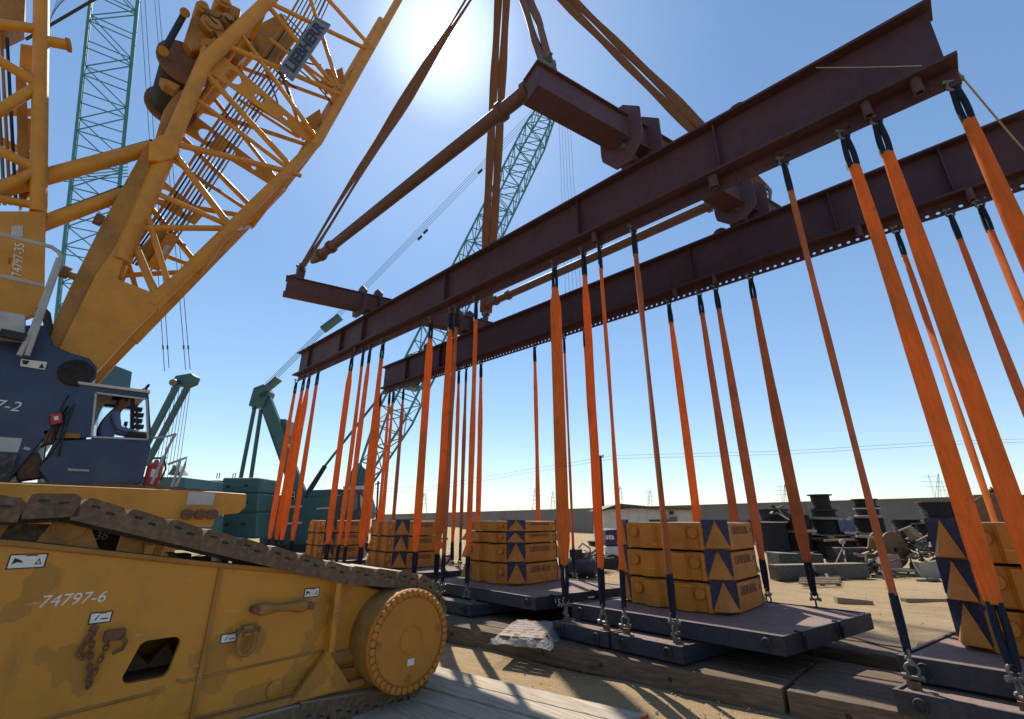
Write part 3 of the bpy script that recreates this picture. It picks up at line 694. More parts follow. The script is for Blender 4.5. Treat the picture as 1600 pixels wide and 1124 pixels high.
# ================================================================== big yellow crawler crane, left
def frame_paint():
    m, t, b = nodes('crawler_frame_paint')
    g = t.nodes.new('ShaderNodeNewGeometry'); sp = t.nodes.new('ShaderNodeSeparateXYZ'); t.links.new(g.outputs['Position'], sp.inputs[0])
    n0 = noise(t, 2.6, 3, .5); n1 = noise(t, 5, 6, .65); n2 = noise(t, 22, 4, .6); n3 = noise(t, .9, 4, .6)
    c = mixc(t, ramp(t, n3, .3, .7, 0, .55), (.55, .235, .015), (.45, .19, .016))
    low = ramp(t, sp.outputs[2], 1.35, .5, 0, .12)          # more grease splashes low down, as on the machine
    ad = t.nodes.new('ShaderNodeMath'); ad.operation = 'ADD'; t.links.new(n0, ad.inputs[0]); t.links.new(low, ad.inputs[1])
    c = mixc(t, ramp(t, ad.outputs[0], .63, .645, 0, .40), c, (.17, .085, .02))
    c = mixc(t, ramp(t, n1, .5, .8, 0, .5), c, (.24, .13, .04))
    c = mixc(t, ramp(t, n2, .55, .8, 0, .3), c, (.42, .25, .09))
    n5 = noise(t, 7, 5, .7, stretch=(1, 1, .12)); c = mixc(t, ramp(t, n5, .56, .72, 0, .45), c, (.22, .11, .03))      # runs down the plate
    n6 = noise(t, 40, 2, .5, stretch=(1, .12, 1)); c = mixc(t, ramp(t, n6, .70, .74, 0, .6), c, (.52, .36, .2))       # scratches
    t.links.new(c, b.inputs['Base Color']); t.links.new(ramp(t, n3, .3, .7, .38, .6), b.inputs['Roughness'])
    bump(t, b, n2, .15, .01); return m
MT['frameyellow'] = frame_paint()
MT['ballast_dusty'] = paint('hub_dusty_paint', (.46, .18, .018), .65, dust=(.42, .21, .06), dust_amt=.6, dirt_amt=.25, scale=2.4)
MT['darkcover'] = paint('dark_grey_cover', (.03, .035, .04), .5)
MT['cabroof'] = paint('cab_roof_cream', (.55, .52, .45), .5, dust_amt=.3)
MT['signdark'] = paint('nameplate_navy', (.02, .03, .06), .4, dust_amt=.1); MT['signgrey'] = paint('nameplate_letters', (.17, .20, .24), .5, dust_amt=.1)
XS = -4.65                                  # outer face of the crawler side frame
XN, XF = -9.2, -11.5                        # near and far lattice face of the boom
CR = thing('crawler_crane', 'huge yellow crawler crane with blue cab filling the left of the picture', 'crane', (-10.3, 0, 0))
def sidepoly(name, pts, X, thick, mat, parent=CR, bevel=0):
    """plate cut to an outline on the plane X, thick towards the far side"""
    return MB().prism([onX(px, py, X) for px, py in pts], (-thick, 0, 0)).build(name, mat, parent, bevel)
# ---------------- crawler side frame with the access hole
tY = [(-4.2, 1.92), (-1.2, 1.86), (-.05, 1.74), (1.05, 1.55), (2.30, 1.355)]
def ftop(Y):
    for (a, za), (b, zb_) in zip(tY, tY[1:]):
        if Y <= b: return za + (zb_ - za) * (Y - a) / (b - a)
    return tY[-1][1]
FB = .44
h0, h1 = onX(196, 1072, XS), onX(283, 998, XS)
hy0, hy1, hz0, hz1 = min(h0.y, h1.y) - .0, max(h0.y, h1.y), min(h0.z, h1.z) + .01, max(h0.z, h1.z) + .02
mb = MB(); T = .05
def plate(a, b, za0, zb0, za1, zb1): mb.prism([(XS, a, za0), (XS, b, zb0), (XS, b, zb1), (XS, a, za1)], (-T, 0, 0))
oy0, oy1 = hy0 - .06, hy1 + .06
ys = [-4.2, -1.2, -.05, oy0]
for a, b in zip(ys, ys[1:]): plate(a, b, FB, FB, ftop(a), ftop(b))
# ring round the hole (rounded corners)
cr = .05; inner = []
for cx_, cz_, a0 in ((hy1 - cr, hz1 - cr, 0), (hy0 + cr + .02, hz1 - cr, 90), (hy0 + cr - .03, hz0 + cr, 180), (hy1 - cr - .03, hz0 + cr, 270)):
    for k in range(4): a = R(a0 + 30 * k); inner.append((cx_ + cr * math.cos(a), cz_ + cr * math.sin(a)))
oz0, oz1 = hz0 - .1, hz1 + .1
cy, cz = (hy0 + hy1) / 2, (hz0 + hz1) / 2
outer = []
for i, (y_, z_) in enumerate(inner):
    q_, k = divmod(i, 4); Yc, Zc = ((oy1, oz1), (oy0, oz1), (oy0, oz0), (oy1, oz0))[q_]
    if k in (1, 2): outer.append((Yc, Zc))
    elif (k == 0) == (q_ in (0, 2)): outer.append((Yc, z_))
    else: outer.append((y_, Zc))
n = len(inner)
vs = [(XS, y_, z_) for y_, z_ in outer] + [(XS, y_, z_) for y_, z_ in inner] + [(XS - T, y_, z_) for y_, z_ in inner]
mb.add(vs, [((i, (i + 1) % n, n + (i + 1) % n, n + i) if i % 4 != 1 else (i, n + i + 1, n + i)) for i in range(n)] + [(n + i, n + (i + 1) % n, 2 * n + (i + 1) % n, 2 * n + i) for i in range(n)])
mb2 = mb
plate(oy0, oy1, oz1, oz1, ftop(oy0), ftop(oy1)); plate(oy0, oy1, FB, FB, oz0, oz0)
for a, b in ((oy1, 2.32),): plate(a, b, FB, FB, ftop(a), ftop(b))
mb.f = mb.f; frame_o = mb.build('crawler_frame', 'frameyellow', CR)
# flanges, ribs and the box behind the plate
mb = MB()
for (a, za), (b, zb_) in zip(tY, tY[1:]): mb.bar((XS - .07, a, za + .005), (XS - .07, b, zb_ + .005), .22, .03)
mb.build('frame_top_flange', 'yellow_old', CR)
mb = MB(); mb.bar((XS - .10, -4.2, FB - .015), (XS - .10, 2.6, FB - .015), .34, .05); mb.build('frame_bottom_flange', 'yellow_old', CR)
MB().box((XS - .75, -.9, .98), (.06, 6.4, 1.0)).build('inner_side_plate', 'yellow_old', CR)
MB().box((XS - .4, cy - .02, hz0 - .05), (.66, 1.2, .05)).build('inner_floor_plate', 'rust', CR)
for k, (y_, w_) in enumerate(((cy - .1, .3), (cy + .12, .22))):
    MB().prism([(XS - .35, y_ - w_ / 2, hz0), (XS - .35, y_ + w_ / 2, hz0), (XS - .42, y_ + .02, hz0 + .14)], (-.1, 0, 0)).build('inner_gusset', 'rust', CR)
r0, r1 = onX(343, 895, XS), onX(312, 1124, XS)
MB().bar((XS + .012, r0.y, ftop(r0.y) - .01), (XS + .012, r0.y, FB), .028, .03, (1, 0, 0)).build('weld_rib', 'yellow_old', CR)
ry = onX(522, 905, XS).y
for pl in ([(ry, .745), (1.1, .72), (1.06, .74)], [(-2.5, .70), (.2, .66), (.95, .69)], [(ry - .02, .46), (1.1, .46), (-2.5, .46)]):
    mb = MB(); mb.path([(XS + .004, y_, z_) for y_, z_ in pl], .011, 6); mb.build('weld_seam', 'yellow_old', CR)
mb = MB(); mb.path([(XS + .004, y_, ftop(y_) - .012) for y_ in (-3, -1.2, -.05, 1.05, 2.2)], .010, 6); mb.build('weld_seam', 'yellow_old', CR)
# end flange near the drive, with its foot gusset
ry = onX(522, 905, XS).y
MB().bar((XS + .06, ry, 1.37), (XS + .06, ry, .74), .05, .13, (1, 0, 0)).build('end_rib', 'frameyellow', CR, .006)
MB().prism([(XS + .10, ry - .02, .76), (XS + .10, ry + .24, .42), (XS + .10, ry - .3, .42)], (-.05, 0, 0)).build('foot_gusset', 'frameyellow', CR)
# ---------------- drive hub
HC = Vector((XS + .32, onX(640, 1000, XS + .32).y, onX(640, 1000, XS + .32).z)); HR = .445
ax = Vector((1, 0, 0))
HUBD = MB().lathe([(HR * .98, -1.0), (HR, -.95), (HR, -.05), (HR * .985, -.03)], HC, ax, 40).build('drive_hub', 'yellow_old', CR)
MB().lathe([(HR * .99, -.06), (HR * 1.02, -.045), (HR * 1.02, -.01), (HR * 1.0, .0), (HR * .86, .0), (HR * .84, .012), (HR * .30, .014), (HR * .29, .006), (HR * .26, .006), (HR * .25, .014), (0, .014)], HC, ax, 48).build('hub_cover', 'ballast_dusty', HUBD)
bm = MB().lathe([(.030, 0), (.030, .026), (.022, .03), (0, .03)], (0, 0, 0), (0, 0, 1), 8).mesh('bolt', 'ballast_dusty')
for k in range(40):
    a = 2 * math.pi * (k + .5) / 40; p = HC + Vector((.0, HR * .935 * math.cos(a), HR * .935 * math.sin(a)))
    inst('bolt', bm, basis((0, 1, 0), (0, 0, 1), p), HUBD)
for (dy, dz) in ((-.35, .0), (.33, .06), (.0, -.32)):
    MB().lathe([(.035, .013), (.035, .022), (.02, .022), (.02, .017), (0, .017)], HC + Vector((0, dy, dz)), ax, 12).build('plug', 'yellow_old', HUBD)
MB().box(HC + Vector((.016, .02, -.19)), (.004, .075, .055)).build('sticker', 'white', HUBD)
MB().tube((XS - .08, ry + .05, HC.z - .13), (XS - .08, ry + .32, HC.z - .13), .075, 16).build('hydraulic_port', 'yellow_old', CR)
MB().prism([(XS - .06, ry - .05, .45), (XS - .06, HC.y + .1, .38), (XS - .06, HC.y + .1, 1.1), (XS - .06, ry + .25, 1.28), (XS - .06, ry - .05, 1.33)], (-.8, 0, 0)).build('drive_housing', 'frameyellow', CR, .02)
MB().prism([(XS - .02, ry - .02, FB - .04), (XS - .02, HC.y - .2, FB - .16), (XS - .02, HC.y - .05, FB + .06), (XS - .02, ry + .1, FB + .12)], (-.6, 0, 0)).build('drive_skid', 'yellow_old', CR)
# ---------------- track shoes
def shoe_mesh():
    W_, L_ = 1.15, .285       # across (X), along (Y); local z out of the track
    prof = [(-.139, -.095), (-.139, -.01), (-.115, .062), (-.09, .070), (.105, .060), (.136, .03), (.136, -.095)]
    mb = MB(); mb.prism([(0, y, z) for y, z in prof], (-W_, 0, 0))
    return mb.mesh('track_shoe', 'trackiron')
SHOE = shoe_mesh()
PINM = MB().tube((.02, 0, 0), (-.4, 0, 0), .028, 8).mesh('track_pin', 'dark'); HOLE = MB().box((0, 0, 0), (.01, .05, .016)).mesh('shoe_slot', 'dark')
TX = XS + .13
pts = []
tp = [onX(0, 775, TX), onX(110, 772, TX), onX(240, 806, TX), onX(540, 885, TX), onX(650, 905, TX)]
line = [(-4.0, tp[0].z + .05), (-1.0, tp[0].z + .02)] + [(p.y, p.z - .06) for p in tp[:4]]
rs = HR + .10
ac0 = 68
for k in range(12): a = R(ac0 - k * (ac0 + 90) / 11); line.append((HC.y + .0 + rs * math.cos(a), HC.z + rs * math.sin(a)))
line += [(HC.y - .8, .295), (-4.0, .295)]
# walk along the line
acc = []; pitch = .272
seglen = 0; pos = Vector((line[0][0], line[0][1]))
i = 0; need = 0
while i < len(line) - 1:
    a, b = Vector(line[i]), Vector(line[i + 1]); L_ = (b - a).length
    while need <= L_:
        d = (b - a) / L_; acc.append((a + d * need, d)); need += pitch
    need -= L_; i += 1
TRK = MB().bar((TX - .6, -3.9, .8), (TX - .6, 2.6, .7), .16, .2).build('track', 'dark', CR)
for (p, d) in acc:
    M = basis((1, 0, 0), (0, d.x, d.y), Vector((TX, p.x, p.y))); s_ = inst('track_shoe', SHOE, M, TRK)
    for k, (yy, zz) in enumerate(((-.05, .02), (.05, .0))): inst('shoe_slot', HOLE, M @ Matrix.Translation((.0, yy, zz)), TRK)
    M2 = M @ Matrix.Translation((-.05, -.139, -.03)); inst('track_pin', PINM, M2, TRK)
# chain of links under the top shoes
mb = MB(); tl_ = [(TX - .32, y_, z_ - .10) for y_, z_ in line[:6]]; 
for a, b in zip(tl_, tl_[1:]): mb.bar(a, b, .30, .05)
mb.build('link_chain', 'dark', TRK)
# far crawler, mostly hidden
FX = -15.6
t2 = MB().box((FX - .6, -.2, 1.0), (1.0, 6.2, .9)).build('far_crawler_frame', 'yellow_old', CR)
for k in range(22):
    inst('track_shoe', SHOE, basis((1, 0, 0), (0, 1, 0), Vector((FX, -3.2 + k * .31, 1.75 - .012 * abs(k - 8) ** 1.3))), t2)
# ---------------- details on the side frame
ZB = XS + .003
def decal(px, py, w, h, kind):
    c = onX(px, py, XS); x = XS + .004; rot = Matrix.Rotation(R(-2), 3, 'X')
    d_ = MB().box((x, c.y, c.z), (.004, w, h)).build('warning_label', 'white', CR)
    MB().box((x - .001, c.y, c.z), (.004, w + .014, h + .014)).build('label_border', 'dark', d_)
    MB().box((x + .0015, c.y + w * .08, c.z + h * .5), (.004, w * .34, h * .2)).build('label_heading', 'brownstk', d_)
    if kind:
        pts = [(x + .003, c.y + w * .22, c.z - h * .3), (x + .003, c.y + w * .42, c.z - h * .3), (x + .003, c.y + w * .32, c.z + h * .22)]
        MB().prism(pts, (-.002, 0, 0)).build('warning_triangle', 'dark', d_)
        pts = [(x + .0032, c.y + w * .27, c.z - h * .22), (x + .0032, c.y + w * .37, c.z - h * .22), (x + .0032, c.y + w * .32, c.z + h * .05)]
        MB().prism(pts, (-.001, 0, 0)).build('triangle_field', 'white', d_)
        MB().prism([(x + .003, c.y - w * .42, c.z - h * .25), (x + .003, c.y - w * .3, c.z - h * .05), (x + .003, c.y - w * .1, c.z - h * .12), (x + .003, c.y - w * .2, c.z + h * .12), (x + .003, c.y - w * .38, c.z + h * .3)], (-.002, 0, 0)).build('pictogram', 'dark', d_)
    else:
        MB().prism([(x + .003, c.y - w * .3, c.z - h * .2), (x + .003, c.y - w * .22, c.z - h * .24), (x + .003, c.y - w * .05, c.z + h * .3), (x + .003, c.y - w * .1, c.z + h * .3)], (-.002, 0, 0)).build('pictogram', 'dark', d_)
        MB().box((x + .001, c.y + w * .2, c.z - h * .15), (.004, w * .4, h * .12)).build('label_text', 'dark', d_)
decal(43, 877, .17, .078, 1); decal(157, 965, .11, .06, 0); decal(357, 997, .105, .055, 0); decal(487, 926, .13, .066, 1)
c = onX(115, 937, XS); me = text_mesh('74797-6', .105, 'white', .001, shear=.18)
inst('lettering', me, basis((0, 1, 0), (0, 0, 1), Vector((XS + .003, c.y, c.z))), CR)
# tow link bar and D-shackle
p0, p1 = onX(398, 953, XS + .06), onX(484, 946, XS + .06)
mb = MB(); pr = []
N = 9
mb.path([p0.lerp(p1, k / N) for k in range(N + 1)], [.03, .05, .05, .034, .03, .03, .034, .05, .05, .03], 8)
LK = mb.build('tow_link', 'yellow_old', CR)
for p in (p0, p1): MB().tube(p + Vector((-.06, 0, 0)), p + Vector((.05, 0, 0)), .03, 12).build('link_pin', 'rust', LK)
c = onX(386, 985, XS + .04)
MB().box(c, (.09, .075, .08)).build('shackle_bracket', 'yellow_old', CR, .012)
mb = MB(); pts = [c + Vector((.03, -.055, .0)), c + Vector((.045, -.065, -.06)), c + Vector((.05, -.06, -.12)), c + Vector((.05, -.03, -.165)), c + Vector((.05, .015, -.17)), c + Vector((.05, .05, -.13)), c + Vector((.045, .06, -.06)), c + Vector((.03, .055, 0))]
mb.path(pts, .02, 8); mb.build('d_shackle', 'yellow_old', CR)
mb = MB(); mb.tube(c + Vector((.03, -.09, 0)), c + Vector((.03, .09, 0)), .022, 8); mb.build('shackle_pin', 'rust', CR)
# hanging chain with its hook
lk = []
mb = MB()
for k in range(8):
    a = 2 * math.pi * k / 8; lk.append((.013 * math.cos(a), 0, .024 * math.sin(a)))
mb.path(lk, .0055, 6, closed=True); LINK = mb.mesh('chain_link', 'rust')
c0, c1_, c2 = onX(146, 985, XS + .03), onX(137, 1075, XS + .03), onX(172, 998, XS + .03)
CH = MB().box(c2 + Vector((.0, .02, .02)), (.05, .12, .07)).build('chain_bracket', 'rust', CR, .012)
for a, b in ((c0, c1_), (c1_, c2)):
    L_ = (b - a).length; n = int(L_ / .034)
    for k in range(n):
        p = a.lerp(b, (k + .5) / n); d = (b - a).normalized(); M = basis(Vector((1, 0, 0)) if k % 2 else Vector((0, d.z, -d.y)), d.cross(Vector((1, 0, 0))) if k % 2 else Vector((1, 0, 0)), p)
        # link long axis (local z) along d
        z = d; x = Vector((1, 0, 0)) if k % 2 else d.cross(Vector((1, 0, 0))); x = (x - z * x.dot(z)).normalized(); y = z.cross(x)
        M = Matrix((x, y, z)).transposed().to_4x4(); M.translation = p; inst('chain_link', LINK, M, CH)
mb = MB(); mb.tube(c0 + Vector((0, -.02, .02)), c0 + Vector((0, .02, .0)), .022, 8); mb.path([c0 + Vector((0, 0, 0)), c0 + Vector((0, -.03, -.08)), c0 + Vector((0, -.045, -.14)), c0 + Vector((0, -.02, -.17)), c0 + Vector((0, .01, -.14))], .014, 7); mb.build('chain_hook', 'rust', CH)
mb = MB(); mb.path([c2 + Vector((.02, .06, 0)), c2 + Vector((.03, .09, -.03)), c2 + Vector((.03, .08, -.07)), c2 + Vector((.03, .03, -.09))], .015, 7); mb.build('bracket_claw', 'rust', CH)
for (px, py) in ((425, 1105), (565, 1085)):
    c = onX(px, py, XS); MB().lathe([(.07, 0), (.07, .02), (.05, .03), (0, .03)], (XS, c.y, max(c.z, .52)), ax, 14).build('roller_cap', 'frameyellow', CR)
# ---------------- brackets seen between frame and track
sidepoly('bracket_plate', [(45, 862), (98, 797), (132, 797), (156, 862)], XS - .22, .06, 'frameyellow')
c = onX(110, 822, XS - .215); MB().lathe([(.10, 0), (.10, .02), (.085, .02), (.085, .008), (0, .008)], c, ax, 20).build('bracket_cap', 'frameyellow', CR)
sidepoly('bracket_plate', [(0, 793), (75, 793), (75, 805), (20, 812), (0, 840)], XS - .3, .06, 'frameyellow')
sidepoly('bracket_plate', [(182, 862), (195, 820), (222, 838), (228, 845), (222, 872)], XS - .25, .06, 'frameyellow')
sidepoly('bracket_plate', [(226, 845), (243, 836), (262, 842), (248, 873), (238, 870), (246, 852), (230, 853), (224, 868)], XS - .2, .05, 'frameyellow')
sidepoly('bracket_plate', [(395, 902), (440, 885), (520, 900), (600, 905), (590, 918), (520, 912)], XS - .25, .05, 'frameyellow')
for k in range(7):
    p = onX(265 + k * 26 + 6 * math.sin(k * 5), 868 + k * 3.4, XS - .5); MB().box(p, (.2, .06 + .03 * (k % 3), .05 + .02 * (k % 2))).build('stowed_part', ('galv', 'dark', 'rust')[k % 3], CR, .008)
p = onX(158, 838, XS - .62); me = text_mesh('38', .09, 'white', .001, shear=.15)
sidepoly('dark_cover', [(120, 800), (196, 812), (192, 862), (125, 862)], XS - .65, .1, 'darkcover')
inst('lettering', me, basis((0, 1, 0), (0, 0, 1), p + Vector((.003 - .03 + .02, 0, 0))), CR)
# ---------------- car body beam and deck
sidepoly('carbody_beam', [(-150, 748), (330, 768), (386, 772), (384, 793), (374, 802), (338, 806), (332, 824), (-150, 815)], -7.7, .5, 'yellow', bevel=.02)
c = onX(314, 779, -7.7); MB().box(c + Vector((.004, 0, 0)), (.01, .32, .17)).build('grey_sticker', 'ltgrey', CR)
for px in (292, 313, 331):
    c = onX(px, 804, -7.68); MB().lathe([(.07, 0), (.07, .05), (.05, .06), (0, .06)], c, ax, 12).build('beam_bolt', 'rust', CR)
sidepoly('deck_edge', [(-60, 752), (205, 757), (335, 766), (335, 770), (-60, 763)], -8.7, 2.6, 'rust')
sidepoly('carbody_core', [(-100, 770), (160, 775), (160, 860), (-100, 860)], -8.2, 1.2, 'darkcover')
# ---------------- blue superstructure side
body = [(-160, 470), (0, 508), (72, 508), (84, 540), (112, 552), (140, 560), (152, 575), (150, 592), (132, 612), (102, 645), (62, 695), (22, 742), (0, 760), (-160, 760)]
sidepoly('machine_body', body, -9.0, 3.0, 'blue', bevel=.02)
c = onX(119, 583, -8.985); MB().lathe([(.2, -.02), (.2, .004), (.16, .02), (0, .02)], c, ax, 24).build('boom_pivot', 'grease', CR)
c = onX(15, 637, -8.99); me = text_mesh('74797-2', .19, 'white', .001, shear=.18, align='RIGHT')
inst('lettering', me, basis((0, 1, 0), (0, 0, 1), onX(32, 637, -8.993)), CR)
def flat(name, pxs, X, mat, th=.006): return sidepoly(name, pxs, X + th, th * .8, mat)
flat('warning_label', [(33, 561), (74, 566), (70, 578), (31, 572)], -8.998, 'white'); flat('warning_triangle', [(60, 575), (69, 576), (66, 568)], -8.990, 'dark'); flat('pictogram', [(35, 563), (46, 564), (42, 570), (36, 569)], -8.990, 'dark')
flat('body_plate', [(-20, 682), (35, 685), (28, 707), (-20, 705)], -8.998, 'ltgrey'); flat('body_plate', [(38, 698), (48, 700), (46, 704), (36, 702)], -8.998, 'ltgrey')
sidepoly('lower_tank', [(-80, 712), (28, 708), (12, 758), (-80, 758)], -8.85, .3, 'darkcover')
# hoses and fittings between body and cab
rnd = random.Random(8)
for k in range(11):
    x = -8.93 - .05 * (k % 4); a = onX(100 + rnd.uniform(0, 30), 625 + rnd.uniform(-8, 20), x); b = onX(62 + rnd.uniform(0, 60), 690 + rnd.uniform(0, 35), x); m_ = (a + b) / 2 + Vector((.1 * rnd.random(), rnd.uniform(-.25, .2), rnd.uniform(-.3, .1)))
    mb = MB(); mb.path([(a * (1 - f) ** 2 + m_ * 2 * f * (1 - f) + b * f * f) for f in [i / 8 for i in range(9)]], .009 + .004 * (k % 3), 6); mb.build('hose', ('rubber', 'rubber', 'rubber', 'rust')[k % 4], CR)
sidepoly('red_box', [(78, 648), (96, 645), (98, 660), (80, 664)], -8.9, .12, 'red'); sidepoly('red_box_label', [(84, 651), (91, 650), (92, 656), (85, 657)], -8.895, .004, 'white')
sidepoly('valve_block', [(65, 672), (90, 668), (98, 690), (70, 695)], -9.0, .2, 'rust', bevel=.02); sidepoly('yellow_bracket', [(100, 676), (126, 678), (124, 685), (101, 684)], -8.93, .05, 'yellow_old')
sidepoly('slewing_part', [(25, 720), (60, 705), (75, 745), (25, 752)], -9.05, .4, 'rust', bevel=.03)
# ---------------- cab
CX, CD = -8.95, 1.15
cab = sidepoly('cab', [(86, 688), (143, 686), (233, 691), (236, 700), (222, 754), (214, 758), (76, 757), (60, 735)], CX, CD, 'blue', bevel=.015)
rim = [[(126, 600), (232, 613), (229, 624), (150, 614)], [(126, 600), (150, 614), (143, 683), (88, 686), (100, 650)], [(232, 613), (237, 690), (231, 687), (228, 624)], [(143, 683), (231, 687), (237, 692), (143, 688)]]
for X in (CX, CX - CD + .05):
    mb = MB()
    for q in rim: mb.prism([onX(px, py, X) for px, py in q], (-.05, 0, 0))
    if X == CX: mb.build('side_frame', 'blue', cab)
    else:
        off = Vector((0, 0, 0)); mb = MB()
        for q in rim: mb.prism([onX(px, py, CX) + Vector((-CD + .05, 0, 0)) for px, py in q], (-.05, 0, 0))
        mb.build('side_frame', 'blue', cab)
mb = MB(); q = [onX(px, py, CX) for px, py in ((122, 597), (234, 611), (234, 615), (122, 601))]; mb.prism([p + Vector((.04, 0, 0)) for p in q], (-CD - .08, 0, 0)); mb.build('roof', 'cabroof', cab)
flatg = lambda pxs, X: MB().prism([onX(px, py, CX) + Vector((X - CX, 0, 0)) for px, py in pxs], (-.008, 0, 0)).build('window', 'glass', cab)
wp = [(150, 614), (229, 624), (231, 687), (143, 683)]; flatg(wp, CX - .02)
MB().prism([onX(px, py, CX) + Vector((-CD + .03, 0, 0)) for px, py in wp], (-.008, 0, 0)).build('window', 'glass', cab)
mb = MB()
for a, b in zip(wp, wp[1:] + wp[:1]): mb.bar(onX(*a, CX + .012), onX(*b, CX + .012), .025, .025, (1, 0, 0))
mb.build('window_seal', 'alum', cab)
# cab inside: window bar, sun blind, back trim, seat, console, joystick
MB().bar(onX(207, 622, CX - .4), onX(206, 684, CX - .4), .05, .05).build('window_bar', 'dark', cab)
MB().prism([onX(px, py, CX - .55) for px, py in ((152, 617), (208, 623), (205, 634), (165, 630), (160, 637), (146, 668), (138, 668))], (-.03, 0, 0)).build('sun_blind', 'ltgrey', cab)
for k in range(4): MB().box(onX(215 + 2 * (k % 2), 640 + k * 9, CX - .45), (.1, .12, .07)).build('instrument', 'dark', cab, .01)
MB().bar(onX(196, 681, CX - .5), onX(231, 686, CX - .5), .5, .08).build('console', 'dark', cab)
PB = onX(158, 700, CX - .55)
MB().box(PB + Vector((0, -.05, -.02)), (.5, .5, .12)).build('seat', 'dark', cab, .03); MB().box(PB + Vector((0, -.3, .3)), (.48, .1, .6)).build('seat_back', 'dark', cab, .03)
mb = MB(); p = onX(196, 664, CX - .5); mb.path([p + Vector((0, .06, -.16)), p + Vector((0, .02, -.05)), p], .012, 6); mb.tube(p - Vector((0, 0, .02)), p + Vector((0, 0, .05)), .025, 8); mb.build('joystick', 'dark', cab)
sidepoly('door_handle', [(106, 732), (139, 734), (139, 737), (106, 736)], CX + .03, .03, 'alum', cab)
p0, p1 = onX(224, 606, CX), onX(231, 598, CX); mb = MB(); mb.path([onX(228, 612, CX - .2), onX(229, 605, CX - .2), onX(233, 601, CX - .2)], .02, 6); mb.path([onX(222, 609, CX - .2), onX(233, 604, CX - .2)], .012, 6); mb.build('roof_lamp_bracket', 'dark', cab)
# rails in front of the cab
mb = MB(); X = CX - .2
for pl in ([(238, 685), (262, 682), (275, 678)], [(275, 678), (262, 700), (243, 755)], [(272, 680), (258, 712), (248, 755)]): mb.path([onX(*p, X) for p in pl], .018, 6)
mb.build('hand_rail', 'alum', CR)
mb = MB(); X = CX + .1
for pl in ([(262, 726), (292, 715), (288, 730), (275, 760)], [(282, 717), (277, 735), (268, 762)], [(232, 762), (275, 764)], [(236, 757), (252, 722), (256, 712)]): mb.path([onX(*p, X) for p in pl], .022, 6)
mb.build('hand_rail', 'alum', CR)
# ---------------- boom foot section and lattice
def fpath(name, pts, r, X, parent, mat='yellow', seg=14):
    mb = MB(); mb.path([onX(px, py, X) if len((px, py)) == 2 else None for px, py in pts], r, seg); return mb.build(name, mat, parent)
dX = Vector((XF - XN, 0, 0))
foot_px = [(216, 335), (184, 436), (238, 457), (262, 436), (277, 450), (215, 512), (160, 573), (128, 604), (100, 590), (88, 552), (150, 428)]
BOOM = sidepoly('boom', foot_px, XN + .08, .14, 'yellow', bevel=.01)
MB().prism([onX(px, py, XN + .08) + dX for px, py in foot_px], (-.14, 0, 0)).build('foot_plate', 'yellow', BOOM)
left = [(188, 408), (320, 98), (470, -48)]
rightc = [(238, 478), (496, 222), (650, -48)]
for nm, off in (('near', Vector()), ('far', dX)):
    for pl, r_ in ((left, .135), (rightc, .105)):
        mb = MB(); mb.path([onX(px, py, XN) + off for px, py in pl], r_, 14); mb.build('chord', 'yellow', BOOM)
braces = [((270, 224), (448, 268), 0.061), ((272, 240), (358, 352), 0.061), ((215, 356), (352, 357), 0.054), ((206, 372), (244, 462), 0.065), ((325, 118), (456, 262), 0.061),
          ((356, 72), (536, 150), 0.058), ((418, 8), (524, 136), 0.058), ((420, 4), (575, 78), 0.054), ((470, -48), (578, 72), 0.054),
          ((240, 300), (356, 352), .05), ((228, 330), (262, 440), .05), ((300, 150), (448, 262), .045), ((470, -48), (530, 140), .05), ((375, 50), (496, 218), .05), ((496, 218), (536, 150), .05), ((520, 135), (420, 60), .04)]
for a, b, r in braces:
    for off in (Vector(), dX): stick('brace', onX(*a, XN) + off, onX(*b, XN) + off, r, 'yellow', BOOM, 12)
# members across the boom between the two faces
for (a, r) in (((252, 245), .09), ((322, 98), .09), ((416, 4), .09), ((356, 358), .09), ((444, 282), .09), ((496, 222), .09), ((572, 86), .08), ((210, 360), .08)):
    p = onX(*a, XN); stick('cross_member', p, p + dX, r, 'yellow', BOOM, 12)
for a, b in (((356, 358), (444, 282)), ((444, 282), (496, 222)), ((496, 222), (572, 86)), ((252, 245), (322, 98)), ((322, 98), (416, 4))):
    stick('brace', onX(*a, XN), onX(*b, XN) + dX, .06, 'yellow', BOOM, 10)
    stick('brace', onX(*b, XN), onX(*a, XN) + dX, .06, 'yellow', BOOM, 10)
